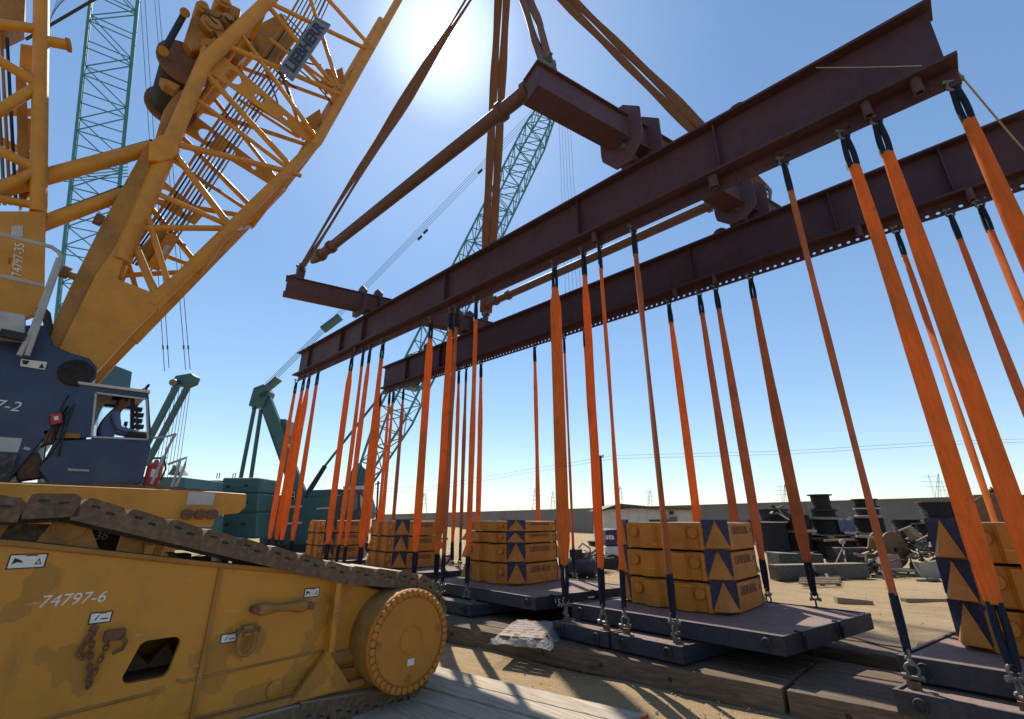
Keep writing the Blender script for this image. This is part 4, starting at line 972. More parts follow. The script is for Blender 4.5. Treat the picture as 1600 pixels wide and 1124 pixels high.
# gusset beams with round holes
def holed_strip(A, B, wA, wB, holes, X, off, parent, nm='gusset_beam'):
    """plate between two photo points, real round holes along it"""
    a, b = onX(*A, X) + off, onX(*B, X) + off; d = (b - a); L_ = d.length; d.normalize(); u = Vector((1, 0, 0)).cross(d).normalized(); th = Vector((-.03, 0, 0))
    mb = MB(); cuts = [0.0]
    hs = []
    for f, r in holes: hs.append((f * L_, r)); cuts += [f * L_ - r * 1.25, f * L_ + r * 1.25]
    cuts.append(L_)
    W = lambda s_: (wA + (wB - wA) * s_ / L_) / 2
    for i in range(0, len(cuts) - 1):
        s0, s1_ = cuts[i], cuts[i + 1]
        if i % 2 == 0: mb.prism([a + d * s0 - u * W(s0), a + d * s1_ - u * W(s1_), a + d * s1_ + u * W(s1_), a + d * s0 + u * W(s0)], th)
        else:
            c_, r = hs[i // 2]; o_, in_ = [], []
            for k in range(16):
                t_ = 2 * math.pi * (k + .0) / 16; ca, sa = math.cos(t_), math.sin(t_); m_ = max(abs(ca), abs(sa)); ss = c_ + ca / m_ * r * 1.25
                o_.append(a + d * ss + u * (sa / m_ * W(ss))); in_.append(a + d * (c_ + ca * r) + u * (sa * r))
            vs = o_ + in_ + [p + th for p in o_] + [p + th for p in in_]; fs = []
            for k in range(16):
                k2 = (k + 1) % 16; fs += [(k, k2, 16 + k2, 16 + k), (32 + k2, 32 + k, 48 + k, 48 + k2), (16 + k, 16 + k2, 48 + k2, 48 + k), (k2, k, 32 + k, 32 + k2)]
            mb.add(vs, fs)
    return mb.build(nm, 'yellow', parent)
holed_strip((328, 92), (490, 218), .62, .30, [(.20, .17), (.45, .105), (.70, .062)], XN - .12, Vector(), BOOM)
holed_strip((328, 92), (490, 218), .62, .30, [(.20, .17), (.45, .105), (.70, .062)], XN, dX + Vector((.1, 0, 0)), BOOM)
holed_strip((262, 205), (352, 272), .62, .4, [(.3, .16), (.75, .1)], XN, dX + Vector((.25, 0, 0)), BOOM)
# chord ledge, rungs and stubs
ledge = [(88, 548), (130, 455), (176, 360), (214, 290), (246, 232)]
mb = MB()
for a, b in zip(ledge, ledge[1:]): mb.bar(onX(*a, XN + .02), onX(*b, XN + .02), .30, .05, (1, 0, 0))
mb.build('boom_ledge', 'yellow_old', BOOM)
stick('peg', onX(448, 268, XN), onX(470, 275, XN), .05, 'yellow', BOOM, 10); stick('peg', onX(372, 340, XN), onX(388, 345, XN), .035, 'yellow', BOOM, 8)
for a, b in (((150, 342), (200, 362)), ((98, 424), (132, 440))):
    stick('peg', onX(*a, XN), onX(*b, XN), .055, 'yellow_old', BOOM, 10); stick('peg_end', onX(a[0] - 2, a[1] - 1, XN), onX(a[0] + 10, a[1] + 4, XN), .10, 'rust', BOOM, 10)
# hydraulic lines up the middle of the boom
XM = -10.2
for k in range(8):
    o = k * 6.2; pl = [(196 + o * .9, 408 + o * .35), (250 + o, 330 + o * .45), (330 + o, 205 + o * .5), (395 + o, 112 + o * .5), (455 + o, 20 + o * .4), (490 + o, -40)]
    mb = MB(); mb.path([onX(px, py, XM - .05 * (k % 2)) for px, py in pl], .018 if k % 3 else .03, 6); mb.build('hydraulic_line', ('yellow_old', 'rubber', 'galv', 'yellow_old')[k % 4], BOOM)
for a, b in (((300, 275), (345, 300)), ((390, 160), (440, 190)), ((245, 362), (290, 385))): MB().bar(onX(*a, XM + .08), onX(*b, XM + .08), .06, .05).build('pipe_clamp', 'yellow_old', BOOM)
bx_ = MB().prism([onX(px, py, XM + .35) for px, py in ((262, 362), (281, 370), (253, 416), (233, 408))], (-.3, 0, 0)).build('junction_box', 'yellow', BOOM, .015)
MB().prism([onX(px, py, XM + .356) for px, py in ((259, 382), (266, 385), (260, 398), (252, 395))], (-.004, 0, 0)).build('box_plate', 'ltgrey', bx_)
MB().tube(onX(255, 365, XM + .2), onX(222, 405, XM + .2), .12, 12).build('cylinder', 'yellow_old', BOOM)
rnd = random.Random(21)
for k in range(9):
    a = (rnd.uniform(400, 470), rnd.uniform(20, 120)); b = (a[0] + rnd.uniform(20, 70), a[1] + rnd.uniform(20, 80)); X = XM + rnd.uniform(-.6, .5)
    m_ = ((a[0] + b[0]) / 2 + rnd.uniform(-10, 25), (a[1] + b[1]) / 2 + rnd.uniform(0, 30)); P3 = [onX(*q, X) for q in (a, m_, b)]
    mb = MB(); mb.path([P3[0] * (1 - f) ** 2 + P3[1] * 2 * f * (1 - f) + P3[2] * f * f for f in [i / 8 for i in range(9)]], .02, 6); mb.build('hose', 'rubber', BOOM)
for pxs, X in (([(400, 40), (440, 20), (465, 60), (440, 95), (405, 85)], XM - .3), ([(352, 45), (395, 30), (405, 70), (375, 95), (350, 80)], XM - .5), ([(505, 120), (535, 105), (540, 130), (515, 140)], XM), ([(470, 190), (500, 170), (505, 195), (480, 212)], XM)):
    MB().prism([onX(*q, X) for q in pxs], (-.25, 0, 0)).build('machinery_plate', 'yellow_old', BOOM, .01)
p = onX(520, 122, XM + .2); MB().lathe([(.22, -.05), (.25, -.05), (.25, .05), (.22, .05)], p, (1, 0, .2), 20).build('sheave', 'yellow_old', BOOM)
# nameplate
sg_px = [(437, 107), (494, 28), (515.5, 39.5), (456.6, 126)]
sp_ = [onX(px, py, XN + .25) for px, py in sg_px]; SG = MB().prism(sp_, (-.03, 0, 0)).build('nameplate', 'signgrey', BOOM)
xa = (sp_[1] - sp_[0]); ya = (sp_[0] - sp_[3]); L_ = xa.length
me = text_mesh('LIEBHERR', .40, 'signdark', .004, bold=.014); wd_ = max(v.co.x for v in me.vertices) - min(v.co.x for v in me.vertices); ht_ = max(v.co.y for v in me.vertices) - min(v.co.y for v in me.vertices)
inst('lettering', me, basis(xa, ya, sum(sp_, Vector()) / 4 + Vector((.006, 0, 0))) @ Matrix.Diagonal((.9 * L_ / wd_, .72 * ya.length / ht_, 1, 1)), SG)
mb = MB()
for a, b in zip(sp_, sp_[1:] + sp_[:1]): mb.bar(a, b, .04, .03, (1, 0, 0))
mb.build('nameplate_frame', 'signgrey', SG)
# ---------------- boom winch
WC = onX(290, 100, XN - .55)
WI = MB().lathe([(.34, -1.5), (.34, 0)], WC, ax, 24).build('winch', 'dark', CR)
for h_ in (0, -1.5): MB().lathe([(.3, -.03), (.50, -.03), (.50, .03), (.44, .045), (.3, .03)], WC + Vector((h_, 0, 0)), ax, 28).build('drum_flange', 'rust', WI)
for k in range(22):
    mb = MB(); x = -.06 - k * .063; pts = [WC + Vector((x, .37 * math.cos(a), .37 * math.sin(a))) for a in [2 * math.pi * i / 20 for i in range(20)]]; mb.path(pts, .03, 5, closed=True); mb.build('rope_turn', 'dark', WI)
MB().prism([onX(px, py, XN - .3) for px, py in ((288, 62), (300, 25), (330, 12), (362, 6), (378, 14), (372, 42), (350, 58), (330, 75), (300, 80))], (-1.5, 0, 0)).build('winch_housing', 'yellow_old', WI, .05)
for (px, py, r) in ((347, 8, .16), (315, 18, .13), (330, 45, .22), (352, 36, .12), (325, 78, .15)):
    MB().lathe([(r, -.25), (r, .12), (r * .7, .15), (r * .7, .2), (0, .2)], onX(px, py, XN - .25), ax, 16).build('gear_motor', 'yellow_old', WI)
stick('pivot_bar', onX(256, 80, XN - .2), onX(288, 22, XN - .2), .06, 'dark', WI, 10)
for q in ((255, 80), (289, 20)): MB().tube(onX(*q, XN - .35), onX(*q, XN - .05), .09, 12).build('bar_end', 'yellow_old', WI)
MB().prism([onX(px, py, XN - .1) for px, py in ((310, 95), (314, 75), (330, 62), (346, 50), (352, 58), (345, 72), (330, 88), (322, 98))], (-.1, 0, 0)).build('winch_bracket', 'yellow', WI, .01)
MB().prism([onX(px, py, XN - .2) for px, py in ((250, 121), (262, 124), (282, 134), (274, 142), (256, 132))], (-.2, 0, 0)).build('winch_foot', 'yellow_old', WI, .01)
for k in range(8):
    a = (315 + rnd.uniform(0, 50), 15 + rnd.uniform(0, 50)); b = (a[0] + rnd.uniform(-30, 30), a[1] + rnd.uniform(-20, 30)); m_ = ((a[0] + b[0]) / 2 + 8, (a[1] + b[1]) / 2 + 12); P3 = [onX(*q, XN - .05) for q in (a, m_, b)]
    mb = MB(); mb.path([P3[0] * (1 - f) ** 2 + P3[1] * 2 * f * (1 - f) + P3[2] * f * f for f in [i / 6 for i in range(7)]], .022, 6); mb.build('hose', 'rubber', WI)
# brackets along the back of the boom
MB().prism([onX(px, py, XN - .1) for px, py in ((238, 232), (246, 205), (256, 172), (270, 152), (284, 140), (296, 134), (262, 215), (250, 240))], (-.25, 0, 0)).build('back_bracket', 'yellow_old', BOOM, .02)
# ---------------- derrick mast, far left
MS = sidepoly('mast', [(-70, 330), (72, 330), (69, 486), (30, 500), (-70, 500)], XN + .05, .16, 'yellow', bevel=.01)
mast_l = [(60, 332), (62, 200), (64, 60), (65, -40)]
for off in (Vector(), dX): 
    mb = MB(); mb.path([onX(px, py, XN) + off for px, py in mast_l], .10, 14); mb.build('chord', 'yellow', MS)
    mb = MB(); mb.path([onX(px - 135, py, XN) + off for px, py in mast_l], .10, 14); mb.build('chord', 'yellow', MS)
for a, b, r in (((-60, 30), (62, 46), .075), ((-60, 60), (58, 130), .075), ((-60, 210), (58, 136), .075), ((-60, 205), (56, 264), .075), ((-60, 325), (56, 268), .07), ((-60, 300), (60, 322), .06)):
    for off in (Vector(), dX): stick('brace', onX(*a, XN) + off, onX(*b, XN) + off, r, 'yellow', MS, 12)
for a in ((63, 136), (62, 268), (64, 30)): p = onX(*a, XN); stick('cross_member', p, p + dX, .07, 'yellow', MS, 10)
MB().prism([onX(px, py, XN - .5) for px, py in ((32, 68), (56, 72), (54, 110), (30, 106))], (-.2, 0, 0)).build('junction_box', 'yellow', MS, .01)
MB().prism([onX(px, py, XN - .5) for px, py in ((28, 182), (52, 186), (50, 226), (26, 222))], (-.2, 0, 0)).build('junction_box', 'yellow', MS, .01)
MB().prism([onX(px, py, XN - .3) for px, py in ((24, 110), (40, 100), (48, 300), (30, 330))], (-.1, 0, 0)).build('inner_plate', 'yellow_old', MS)
for k in range(6): stick('hydraulic_line', onX(-20 + 9 * k, 320, XN - .7), onX(-34 + 9 * k, 60, XN - .7), .025, ('galv', 'yellow_old', 'rubber')[k % 3], MS, 6)
MB().prism([onX(px, py, XN - .6) for px, py in ((-10, 0), (40, -10), (38, 30), (5, 45), (-10, 40))], (-.5, 0, 0)).build('machinery_plate', 'yellow_old', MS)
flat('white_plate', [(18, 353), (36, 353), (36, 370), (17, 370)], XN + .054, 'ltgrey')
flat('red_mark', [(14, 402), (17, 402), (16, 412), (13, 412)], XN + .054, 'brownstk')
c = onX(29, 406, XN + .058); me = text_mesh('74797-35', .14, 'white', .001)
inst('lettering', me, basis(onX(31, 386, XN) - onX(27, 428, XN), Vector((0, -1, .15)), c), MS)
stick('peg', onX(72, 64, XN), onX(108, 71, XN), .085, 'yellow', MS, 12); MB().tube(onX(104, 70, XN), onX(110, 71.5, XN), .11, 12).build('peg_end', 'yellow_old', MS)
# struts between mast and boom
for pl, r in (([(-80, 318), (0, 296), (238, 231)], .125), ([(62, 352), (192, 303)], .11)):
    mb = MB(); mb.path([onX(*p, XN - .15) for p in pl], r, 14); STRUT = mb.build('strut', 'yellow', CR)
    mb = MB(); mb.path([onX(px, py - 12, XN - .1) for px, py in pl], .018, 6); mb.build('hose', 'rubber', STRUT)
MB().prism([onX(px, py, XN) for px, py in ((188, 312), (196, 292), (232, 276), (222, 310), (200, 322))], (-.3, 0, 0)).build('strut_bracket', 'yellow_old', CR, .02)
MB().prism([onX(px, py, XN + .17) for px, py in ((232, 250), (234, 222), (250, 210), (272, 214), (282, 235), (268, 248), (250, 252))], (-.34, 0, 0)).build('strut_bracket', 'yellow', CR, .02)
# ---------------- platform and rails at the far left
mb = MB(); X = -8.6
for pl in ([(-60, 352), (0, 366), (80, 386), (92, 394), (96, 402), (60, 505), (42, 556)], [(-60, 418), (68, 447)], [(92, 404), (52, 512), (30, 556)]): mb.path([onX(*p, X) for p in pl], .03, 8)
mb.build('platform_rail', 'alum', CR)
sidepoly('platform', [(-60, 476), (40, 492), (38, 524), (-60, 515)], X, .9, 'alum', bevel=.01)
MB().bar(onX(0, 520, X + .01), onX(40, 528, X + .01), .08, .1).build('platform_edge', 'dark', CR)
mb = MB(); mb.path([onX(*p, -9.05) for p in ((62, 480), (72, 490), (76, 512), (70, 530))], .05, 8); mb.build('hose', 'rubber', CR)
# ---------------- operator
def operator():
    o = PB + Vector((0, -.02, .06))
    import bmesh
    J = dict(pel=(0, -.02, .04, .15), bel=(0, -.0, .2, .15), che=(0, .04, .40, .165), nk0=(0, .065, .52, .075), nk1=(0, .085, .58, .058), hd0=(0, .11, .64, .078), hd1=(0, .12, .71, .10), hd2=(0, .112, .79, .085))
    E = [('pel', 'bel'), ('bel', 'che'), ('che', 'nk0'), ('nk0', 'nk1'), ('nk1', 'hd0'), ('hd0', 'hd1'), ('hd1', 'hd2')]
    for s_ in (-1, 1):
        k = 'L' if s_ > 0 else 'R'
        J.update({k + 's': (s_ * .19, .05, .47, .068), k + 'e': (s_ * .25, .14, .23, .05), k + 'w': (s_ * .2, .42, .2, .034), k + 'h': (s_ * .19, .50, .21, .04),
                  k + 'k0': (s_ * .1, .06, .02, .1), k + 'k': (s_ * .13, .42, .05, .075), k + 'a': (s_ * .13, .46, -.33, .05), k + 't': (s_ * .13, .60, -.37, .04)})
        E += [('che', k + 's'), (k + 's', k + 'e'), (k + 'e', k + 'w'), (k + 'w', k + 'h'), ('pel', k + 'k0'), (k + 'k0', k + 'k'), (k + 'k', k + 'a'), (k + 'a', k + 't')]
        for f in range(5):
            dx = (f - 2) * .017 if f else -s_ * .05; ln = (.03, .075, .085, .08, .065)[f]
            J[k + 'f%d' % f] = (s_ * .19 + dx, .51 + ln * .7, .215 - ln * .3, .010); J[k + 'g%d' % f] = (s_ * .19 + dx, .51 + ln, .215 - ln * .9, .009)
            E += [(k + 'h', k + 'f%d' % f), (k + 'f%d' % f, k + 'g%d' % f)]
    names = list(J); me = bpy.data.meshes.new('person'); me.from_pydata([Vector(J[n][:3]) for n in names], [(names.index(a), names.index(b)) for a, b in E], []); me.update()
    ob = bpy.data.objects.new('person', me); COL.objects.link(ob)
    m_ = ob.modifiers.new('skin', 'SKIN'); ob.modifiers.new('sub', 'SUBSURF').levels = 2; ob.modifiers['sub'].render_levels = 2
    sv = me.skin_vertices[0].data
    for i, n in enumerate(names): r = J[n][3]; sv[i].radius = (r, r); sv[i].use_root = (n == 'pel')
    dg = bpy.context.evaluated_depsgraph_get(); m2 = bpy.data.meshes.new_from_object(ob.evaluated_get(dg)); bpy.data.objects.remove(ob)
    m2.materials.clear()
    for q in ('skin', 'shirt', 'darkcover'): m2.materials.append(MT[q])
    for p in m2.polygons:
        c_ = p.center; p.use_smooth = True
        p.material_index = 0 if (c_.z > .555 or (c_.y > .40 and c_.z > .1 and abs(c_.x) > .1)) else (1 if c_.z > .1 else 2)
    b = bpy.data.objects.new('person', m2); COL.objects.link(b); b.location = o; b.scale = (.98, .98, .98); ORG['person'] = Vector()
    tag(b, 'crane operator in a blue shirt seated in the blue cab, looking to the right', 'person')
    mb = MB()
    vs = []
    for i in range(7):
        for j in range(14):
            th = i / 6 * math.pi * .56; ph = 2 * math.pi * j / 14; r = .112
            vs.append((r * math.sin(th) * math.cos(ph), .105 + r * 1.05 * math.sin(th) * math.sin(ph) - .022 * math.sin(th), .725 + r * 1.08 * math.cos(th)))
    mb.add(vs, [(i * 14 + j, i * 14 + (j + 1) % 14, i * 14 + 14 + (j + 1) % 14, i * 14 + 14 + j) for i in range(6) for j in range(14)], True)
    h = mb.build('hair', 'hair', None); h.parent = b
    mb = MB(); mb.add([(-.016, .205, .705), (.016, .205, .705), (0, .245, .695), (0, .21, .745)], [(0, 2, 3), (2, 1, 3), (0, 1, 2)])
    for s_ in (-1, 1): mb.lathe([(.03, 0), (.03, .012), (0, .016)], (s_ * .098, .105, .71), (s_, 0, 0), 10)
    h = mb.build('ears_and_nose', 'skin', None); h.parent = b
operator()
p = onX(233, 742, CX - .05); FE = thing('fire_extinguisher', 'red fire extinguisher standing in front of the crane cab', 'extinguisher', (p.x, p.y + .05, p.z - .28))
MB().lathe([(.09, -.26), (.1, -.24), (.1, .12), (.07, .18), (.03, .2), (.03, .23)], p + Vector((0, .05, 0)), (0, 0, 1), 16).build('bottle', 'red', FE)
mb = MB(); mb.bar(p + Vector((0, 0, .25)), p + Vector((0, .16, .27)), .03, .03); mb.path([p + Vector((0, .14, .24)), p + Vector((.06, .18, .1)), p + Vector((.06, .15, -.08))], .014, 6); mb.build('valve', 'dark', FE)
MB().box(p + Vector((.098, .05, .02)), (.008, .09, .12)).build('sticker', 'white', FE)
# ================================================================== teal lattice crane behind the beams (side on, facing right)
def lattice(parent, base, tip, wdir, ddir, prof, n, rc, rb, mat, seg=6, dens=1):
    """four-chord lattice boom; prof = (fraction, width, depth) along it; every chord run and brace is its own part"""
    base, tip = Vector(base), Vector(tip); ax_ = (tip - base); L = ax_.length; ax_.normalize()
    wd = Vector(wdir); wd = (wd - ax_ * wd.dot(ax_)).normalized(); dd = ax_.cross(wd)
    if dd.dot(Vector(ddir)) < 0: dd = -dd
    def wh(f):
        for (a, w0, h0), (b, w1, h1) in zip(prof, prof[1:]):
            if f <= b: k = (f - a) / (b - a); return w0 + (w1 - w0) * k, h0 + (h1 - h0) * k
        return prof[-1][1:]
    def corner(f, c):
        w, h = wh(f); sx_, sy = ((-1, -1), (1, -1), (1, 1), (-1, 1))[c]; return base + ax_ * (L * f) + wd * (sx_ * w / 2) + dd * (sy * h / 2)
    fs = [i / n for i in range(n + 1)]
    br = [p[0] for p in prof]
    for c in range(4):
        for a, b in zip(br, br[1:]): stick('chord', corner(a, c), corner(b, c), rc, mat, parent, seg)
    for c in range(4):
        c2 = (c + 1) % 4
        for i in range(n):
            a, b = (c, c2) if (i + c) % 2 else (c2, c)
            stick('brace', corner(fs[i], a), corner(fs[i + 1], b), rb, mat, parent, seg)
            if dens and i % dens == 0: stick('brace', corner(fs[i], c), corner(fs[i], c2), rb, mat, parent, seg)
    return corner
DB = 30.0
TB = thing('teal_crane', 'teal crawler crane with lattice boom standing side-on behind the orange slings', 'crane', (*onD(540, 850, DB).xy, 0), 'teal cranes')
back = head.copy()
def dpoly(name, pts, D, thick, mat, parent, bevel=0):
    return MB().prism([onD(px, py, D) for px, py in pts], back * thick).build(name, mat, parent, bevel)
dpoly('house', [(405, 786), (548, 772), (550, 850), (405, 852)], DB, 3.0, 'teal', TB, .03)
dpoly('house_roof', [(462, 768), (528, 764), (528, 774), (462, 780)], DB + .3, 2.4, 'teal', TB)
for y in (792, 818): MB().bar(onD(425, y + 2, DB - .05), onD(472, y - 1, DB - .05), .06, .14).build('hand_rail', 'ltgrey', TB)
MB().bar(onD(495, 795, DB - .05), onD(546, 792, DB - .05), .06, .1).build('hand_rail', 'ltgrey', TB)
dpoly('engine_panel', [(412, 794), (432, 792), (432, 845), (412, 846)], DB - .04, .05, 'darkcover', TB)
for k in range(3): dpoly('panel_door', [(478 + k * 22, 790), (496 + k * 22, 789), (496 + k * 22, 842), (478 + k * 22, 843)], DB - .03, .04, 'teal', TB, .01)
# undercarriage
u_ = dpoly('crawler', [(400, 852), (585, 850), (592, 862), (585, 876), (402, 880), (394, 866)], DB - .6, 1.0, 'dark', TB)
dpoly('crawler', [(400, 852), (585, 850), (592, 862), (585, 876), (402, 880), (394, 866)], DB + 4.0, 1.0, 'dark', TB)
# cab
cabB = dpoly('cab', [(522, 800), (528, 780), (536, 766), (562, 764), (572, 778), (578, 800), (574, 811), (545, 812), (524, 806)], DB - .5, 1.6, 'darkcover', TB, .04)
dpoly('cab_window', [(531, 798), (535, 781), (540, 770), (558, 768), (560, 792), (552, 800)], DB - .53, .02, 'glassdark', cabB)
dpoly('cab_window', [(563, 772), (569, 782), (574, 799), (566, 802), (563, 790)], DB - .53, .02, 'ltgrey', cabB)
dpoly('sun_visor', [(536, 760), (566, 759), (566, 765), (536, 766)], DB - .55, 1.6, 'ltgrey', cabB)
# gantry
dpoly('gantry', [(393, 640), (398, 612), (418, 610), (440, 668), (455, 712), (482, 782), (462, 784), (440, 720), (424, 672), (406, 632)], DB + .4, .35, 'teal', TB, .02)
dpoly('gantry_leg', [(405, 632), (416, 628), (470, 780), (458, 782)], DB + 2.2, .3, 'teal', TB, .02)
dpoly('gantry_web', [(428, 655), (446, 655), (452, 680), (438, 690)], DB + .7, 1.5, 'teal', TB)
for a, b in (((398, 636), (376, 748)), ((408, 640), (392, 748))): stick('gantry_strut', onD(*a, DB + .6), onD(*b, DB + .9), .13, 'teal', TB, 10)
dpoly('gantry_head', [(388, 634), (396, 606), (412, 600), (420, 612), (410, 636)], DB + .2, .9, 'teal', TB, .03)
for k in range(2): MB().lathe([(.34, -.06), (.38, -.06), (.38, .06), (.34, .06), (.1, .04)], onD(440 + 16 * k, 783, DB + .5 + k), back, 16).build('winch_drum', 'dark', TB)
# boom
bfoot, btip = onD(552, 786, DB + 1.3), onD(868, 150, DB + 1.3)
prof = [(0, 1.5, .3), (.16, 2.1, 2.0), (.86, 2.1, 2.0), (1, 1.4, 1.0)]
BB = dpoly('boom', [(540, 790), (545, 745), (556, 720), (580, 742), (572, 766), (556, 790)], DB + .5, .12, 'teal', TB)
cB = lattice(BB, bfoot, btip, back, (-.5, 0, 1), prof, 30, .085, .040, 'tealbright')
dpoly('boom_foot_plate', [(540, 790), (545, 745), (556, 720), (580, 742), (572, 766), (556, 790)], DB + 2.2, .12, 'teal', BB)
for f in (.30, .42, .235): 
    p = bfoot.lerp(btip, f); MB().lathe([(.3, -.5), (.36, -.5), (.36, -.42), (.22, -.4), (.22, .4), (.36, .42), (.36, .5), (.3, .5)], p, back, 14).build('boom_winch', 'dark', BB)
    MB().box(p + Vector((0, 0, -.6)), (.9, .9, .25)).build('winch_frame', 'teal', BB)
# back stops
for dz in (.4, 2.2):
    a, b, c = onD(478, 778 - dz * 2, DB + dz), onD(508, 728, DB + dz), onD(612, 596, DB + dz)
    stick('back_stop', a, b, .15, 'dark', TB, 10); stick('back_stop_rod', b, c, .09, 'teal', TB, 8)
# pendant ropes with their pulley block
tips = [onD(842, 178, DB + .5 + 1.6 * k / 3) for k in range(4)]
for k in range(4):
    o_ = Vector((0, 0, .2 * k)); a = onD(412, 612, DB + .5 + k * .5); m_ = onD(520, 506, DB + .6 + k * .45)
    stick('pendant_rope', a + o_, m_ + o_, .02, 'cable', TB, 5); stick('pendant_rope', m_ + o_, onD(845, 174, DB + .7 + k * .4) + o_ * 2, .015, 'cable', TB, 5)
MB().bar(onD(504, 516, DB + .3), onD(532, 495, DB + .3), .7, .3).build('pulley_block', 'teal', TB, .03)
MB().bar(onD(404, 618, DB + .1), onD(436, 592, DB + .1), .6, .3).build('pulley_block', 'teal', TB, .03)
for (px, py) in ((656, 372), (665, 362), (750, 268)): MB().bar(onD(px - 3, py + 3, DB + .9), onD(px + 3, py - 3, DB + .9), .14, .14).build('rope_clamp', 'dark', TB)
for k in range(5): stick('hoist_rope', onD(872 + 4 * k, 150, DB + 1.2 + .2 * k), onD(884 + 6 * k, 470, DB + 1.2 + .2 * k), .014, 'cable', TB, 5)
# counterweight blocks of that crane
for j, (pts, th, lab) in enumerate((([(342, 756), (346, 746), (404, 747), (406, 752), (400, 840), (346, 838)], 2.4, 'tall'), ([(312, 768), (318, 750), (342, 750), (342, 800), (314, 800)], 2.4, 'low'))):
    ys_ = (746, 770, 800, 842) if j == 0 else (750, 800)
    for a, b in zip(ys_, ys_[1:]):
        x0, x1 = (344, 406 - (a - 746) * .06) if j == 0 else (314, 344)
        dpoly('counterweight_slab', [(x0 + 4, a + .6), (x1, a + .6), (x1 - 2, b), (x0, b)], DB - 4, th, 'teal', TB, .08)
for (px, py) in ((356, 760), (384, 759), (356, 786), (384, 785), (354, 820), (380, 819), (326, 772)):
    dpoly('lifting_recess', [(px - 3, py - 2), (px + 3, py - 2), (px + 3, py + 2.5), (px - 3, py + 2.5)], DB - 4.03, .05, 'dark', TB)
for y_ in (752, 800, 838): MB().bar(onD(345, y_, DB - 4.02), onD(402, y_, DB - 4.02), .04, .05).build('slab_edge', 'teal', TB)
mb = MB()
for pl in ([(412, 786), (412, 772), (460, 769), (460, 782)], [(412, 779), (460, 776)], [(436, 784), (436, 771)]): mb.path([onD(*p, DB) for p in pl], .025, 6)
mb.build('roof_rail', 'ltgrey', TB)
for px in (340, 365):
    mb = MB(); p = onD(px, 748, DB - 3.5); mb.path([p + right * -.07, p + right * -.07 + Vector((0, 0, .28)), p + right * .07 + Vector((0, 0, .3)), p + right * .07], .025, 6); mb.build('lifting_loop', 'dark', TB)
dpoly('yellow_badge', [(358, 774), (378, 771), (388, 776), (386, 790), (360, 796)], DB - 4.05, .04, 'yellow', TB) if False else None

# ================================================================== tall teal boom at the upper left with its gantry arm
TA = thing('teal_crane', 'teal crane whose tall pale blue lattice boom rises behind the yellow crane at upper left', 'crane', (*onD(150, 860, 22).xy, 0), 'teal cranes')
b0, t0 = onD(122, 560, 23.2), onD(186, -60, 17.4)
axb = (t0 - b0).normalized(); b0 = b0 - axb * 5.5
BA = MB().bar(b0 - axb * 2.2, b0, 1.6, 1.4).build('boom_foot', 'teal', TA, .05)
cA = lattice(BA, b0, t0 + axb * 3, (right + back).normalized(), back - right, [(0, 1.95, 1.95), (1, 2.0, 2.0)], 20, .075, .034, 'tealbright', dens=1)
for pxs, z in (([(95, 268), (190, 262), (198, 280), (100, 288)], 0),):
    MB().prism([onD(*p, 21.0) for p in pxs], back * 2.0).build('boom_platform', 'teal', BA) if False else None
for k in range(5): stick('platform_bar', onD(100, 268 + 4 * k, 21.5), onD(200, 256 + 5 * k, 21.5), .03, 'tealbright', BA, 5)
DA = 20.0
for (a, b, dz, r) in (((218, 716), (278, 600), 0, .12), ((228, 728), (300, 592), 1.4, .12)):
    MB().bar(onD(*a, DA + dz), onD(*b, DA + dz), .16, .26).build('gantry_arm', 'teal', TA, .02)
dpoly('gantry_head', [(266, 600), (274, 587), (298, 583), (304, 588), (300, 598), (288, 603)], DA + .1, .45, 'teal', TA, .03)
MB().tube(onD(270, 598, DA - .2), onD(292, 596, DA + 1.2), .16, 14).build('gantry_sheaves', 'galv', TA)
for k in range(8): stick('luffing_rope', onD(268 + 4.2 * k, 604, DA + .1 * k), onD(236 + 5.6 * k, 766, DA + .1 * k), .012, 'cable', TA, 5)
for k, (a, b) in enumerate((((218, -20), (257, 580)), ((225, -20), (264, 575)), ((240, -20), (290, 578)), ((246, -20), (297, 578)))): 
    stick('pendant_rope', onD(*a, DA - 1), onD(*b, DA + .2), .016, 'cable', TA, 5)
    MB().bar(onD(a[0] + (b[0] - a[0]) * .94, 540, DA + .1), onD(a[0] + (b[0] - a[0]) * .945, 546, DA + .1), .05, .05).build('rope_clamp', 'dark', TA)
dpoly('house', [(60, 742), (288, 746), (284, 860), (60, 860)], 21.5, 3.0, 'teal', TA, .03)
dpoly('boom_hinge', [(142, 600), (150, 560), (166, 566), (160, 608)], 21.0, 1.6, 'teal', TA)
dpoly('hoist_bracket', [(262, 742), (272, 726), (284, 742)], 21.4, .5, 'teal', TA)
mb = MB(); mb.path([onD(*p, 21.0) for p in ((92, -30), (80, 28), (60, 40))], .06, 8)
stick('stay_bar', onD(40, 62, 16), onD(160, -8, 16), .07, 'dark', TA, 8)
for k in range(6): stick('hoist_rope', onD(76 + 1 * k, 40 - k * 4, 16.2), onD(96 + 5 * k, -20, 16.2), .010, 'cable', TA, 5)
# ================================================================== things along the wall on the right
def P0(px, py): return onZ(px, py, 0)
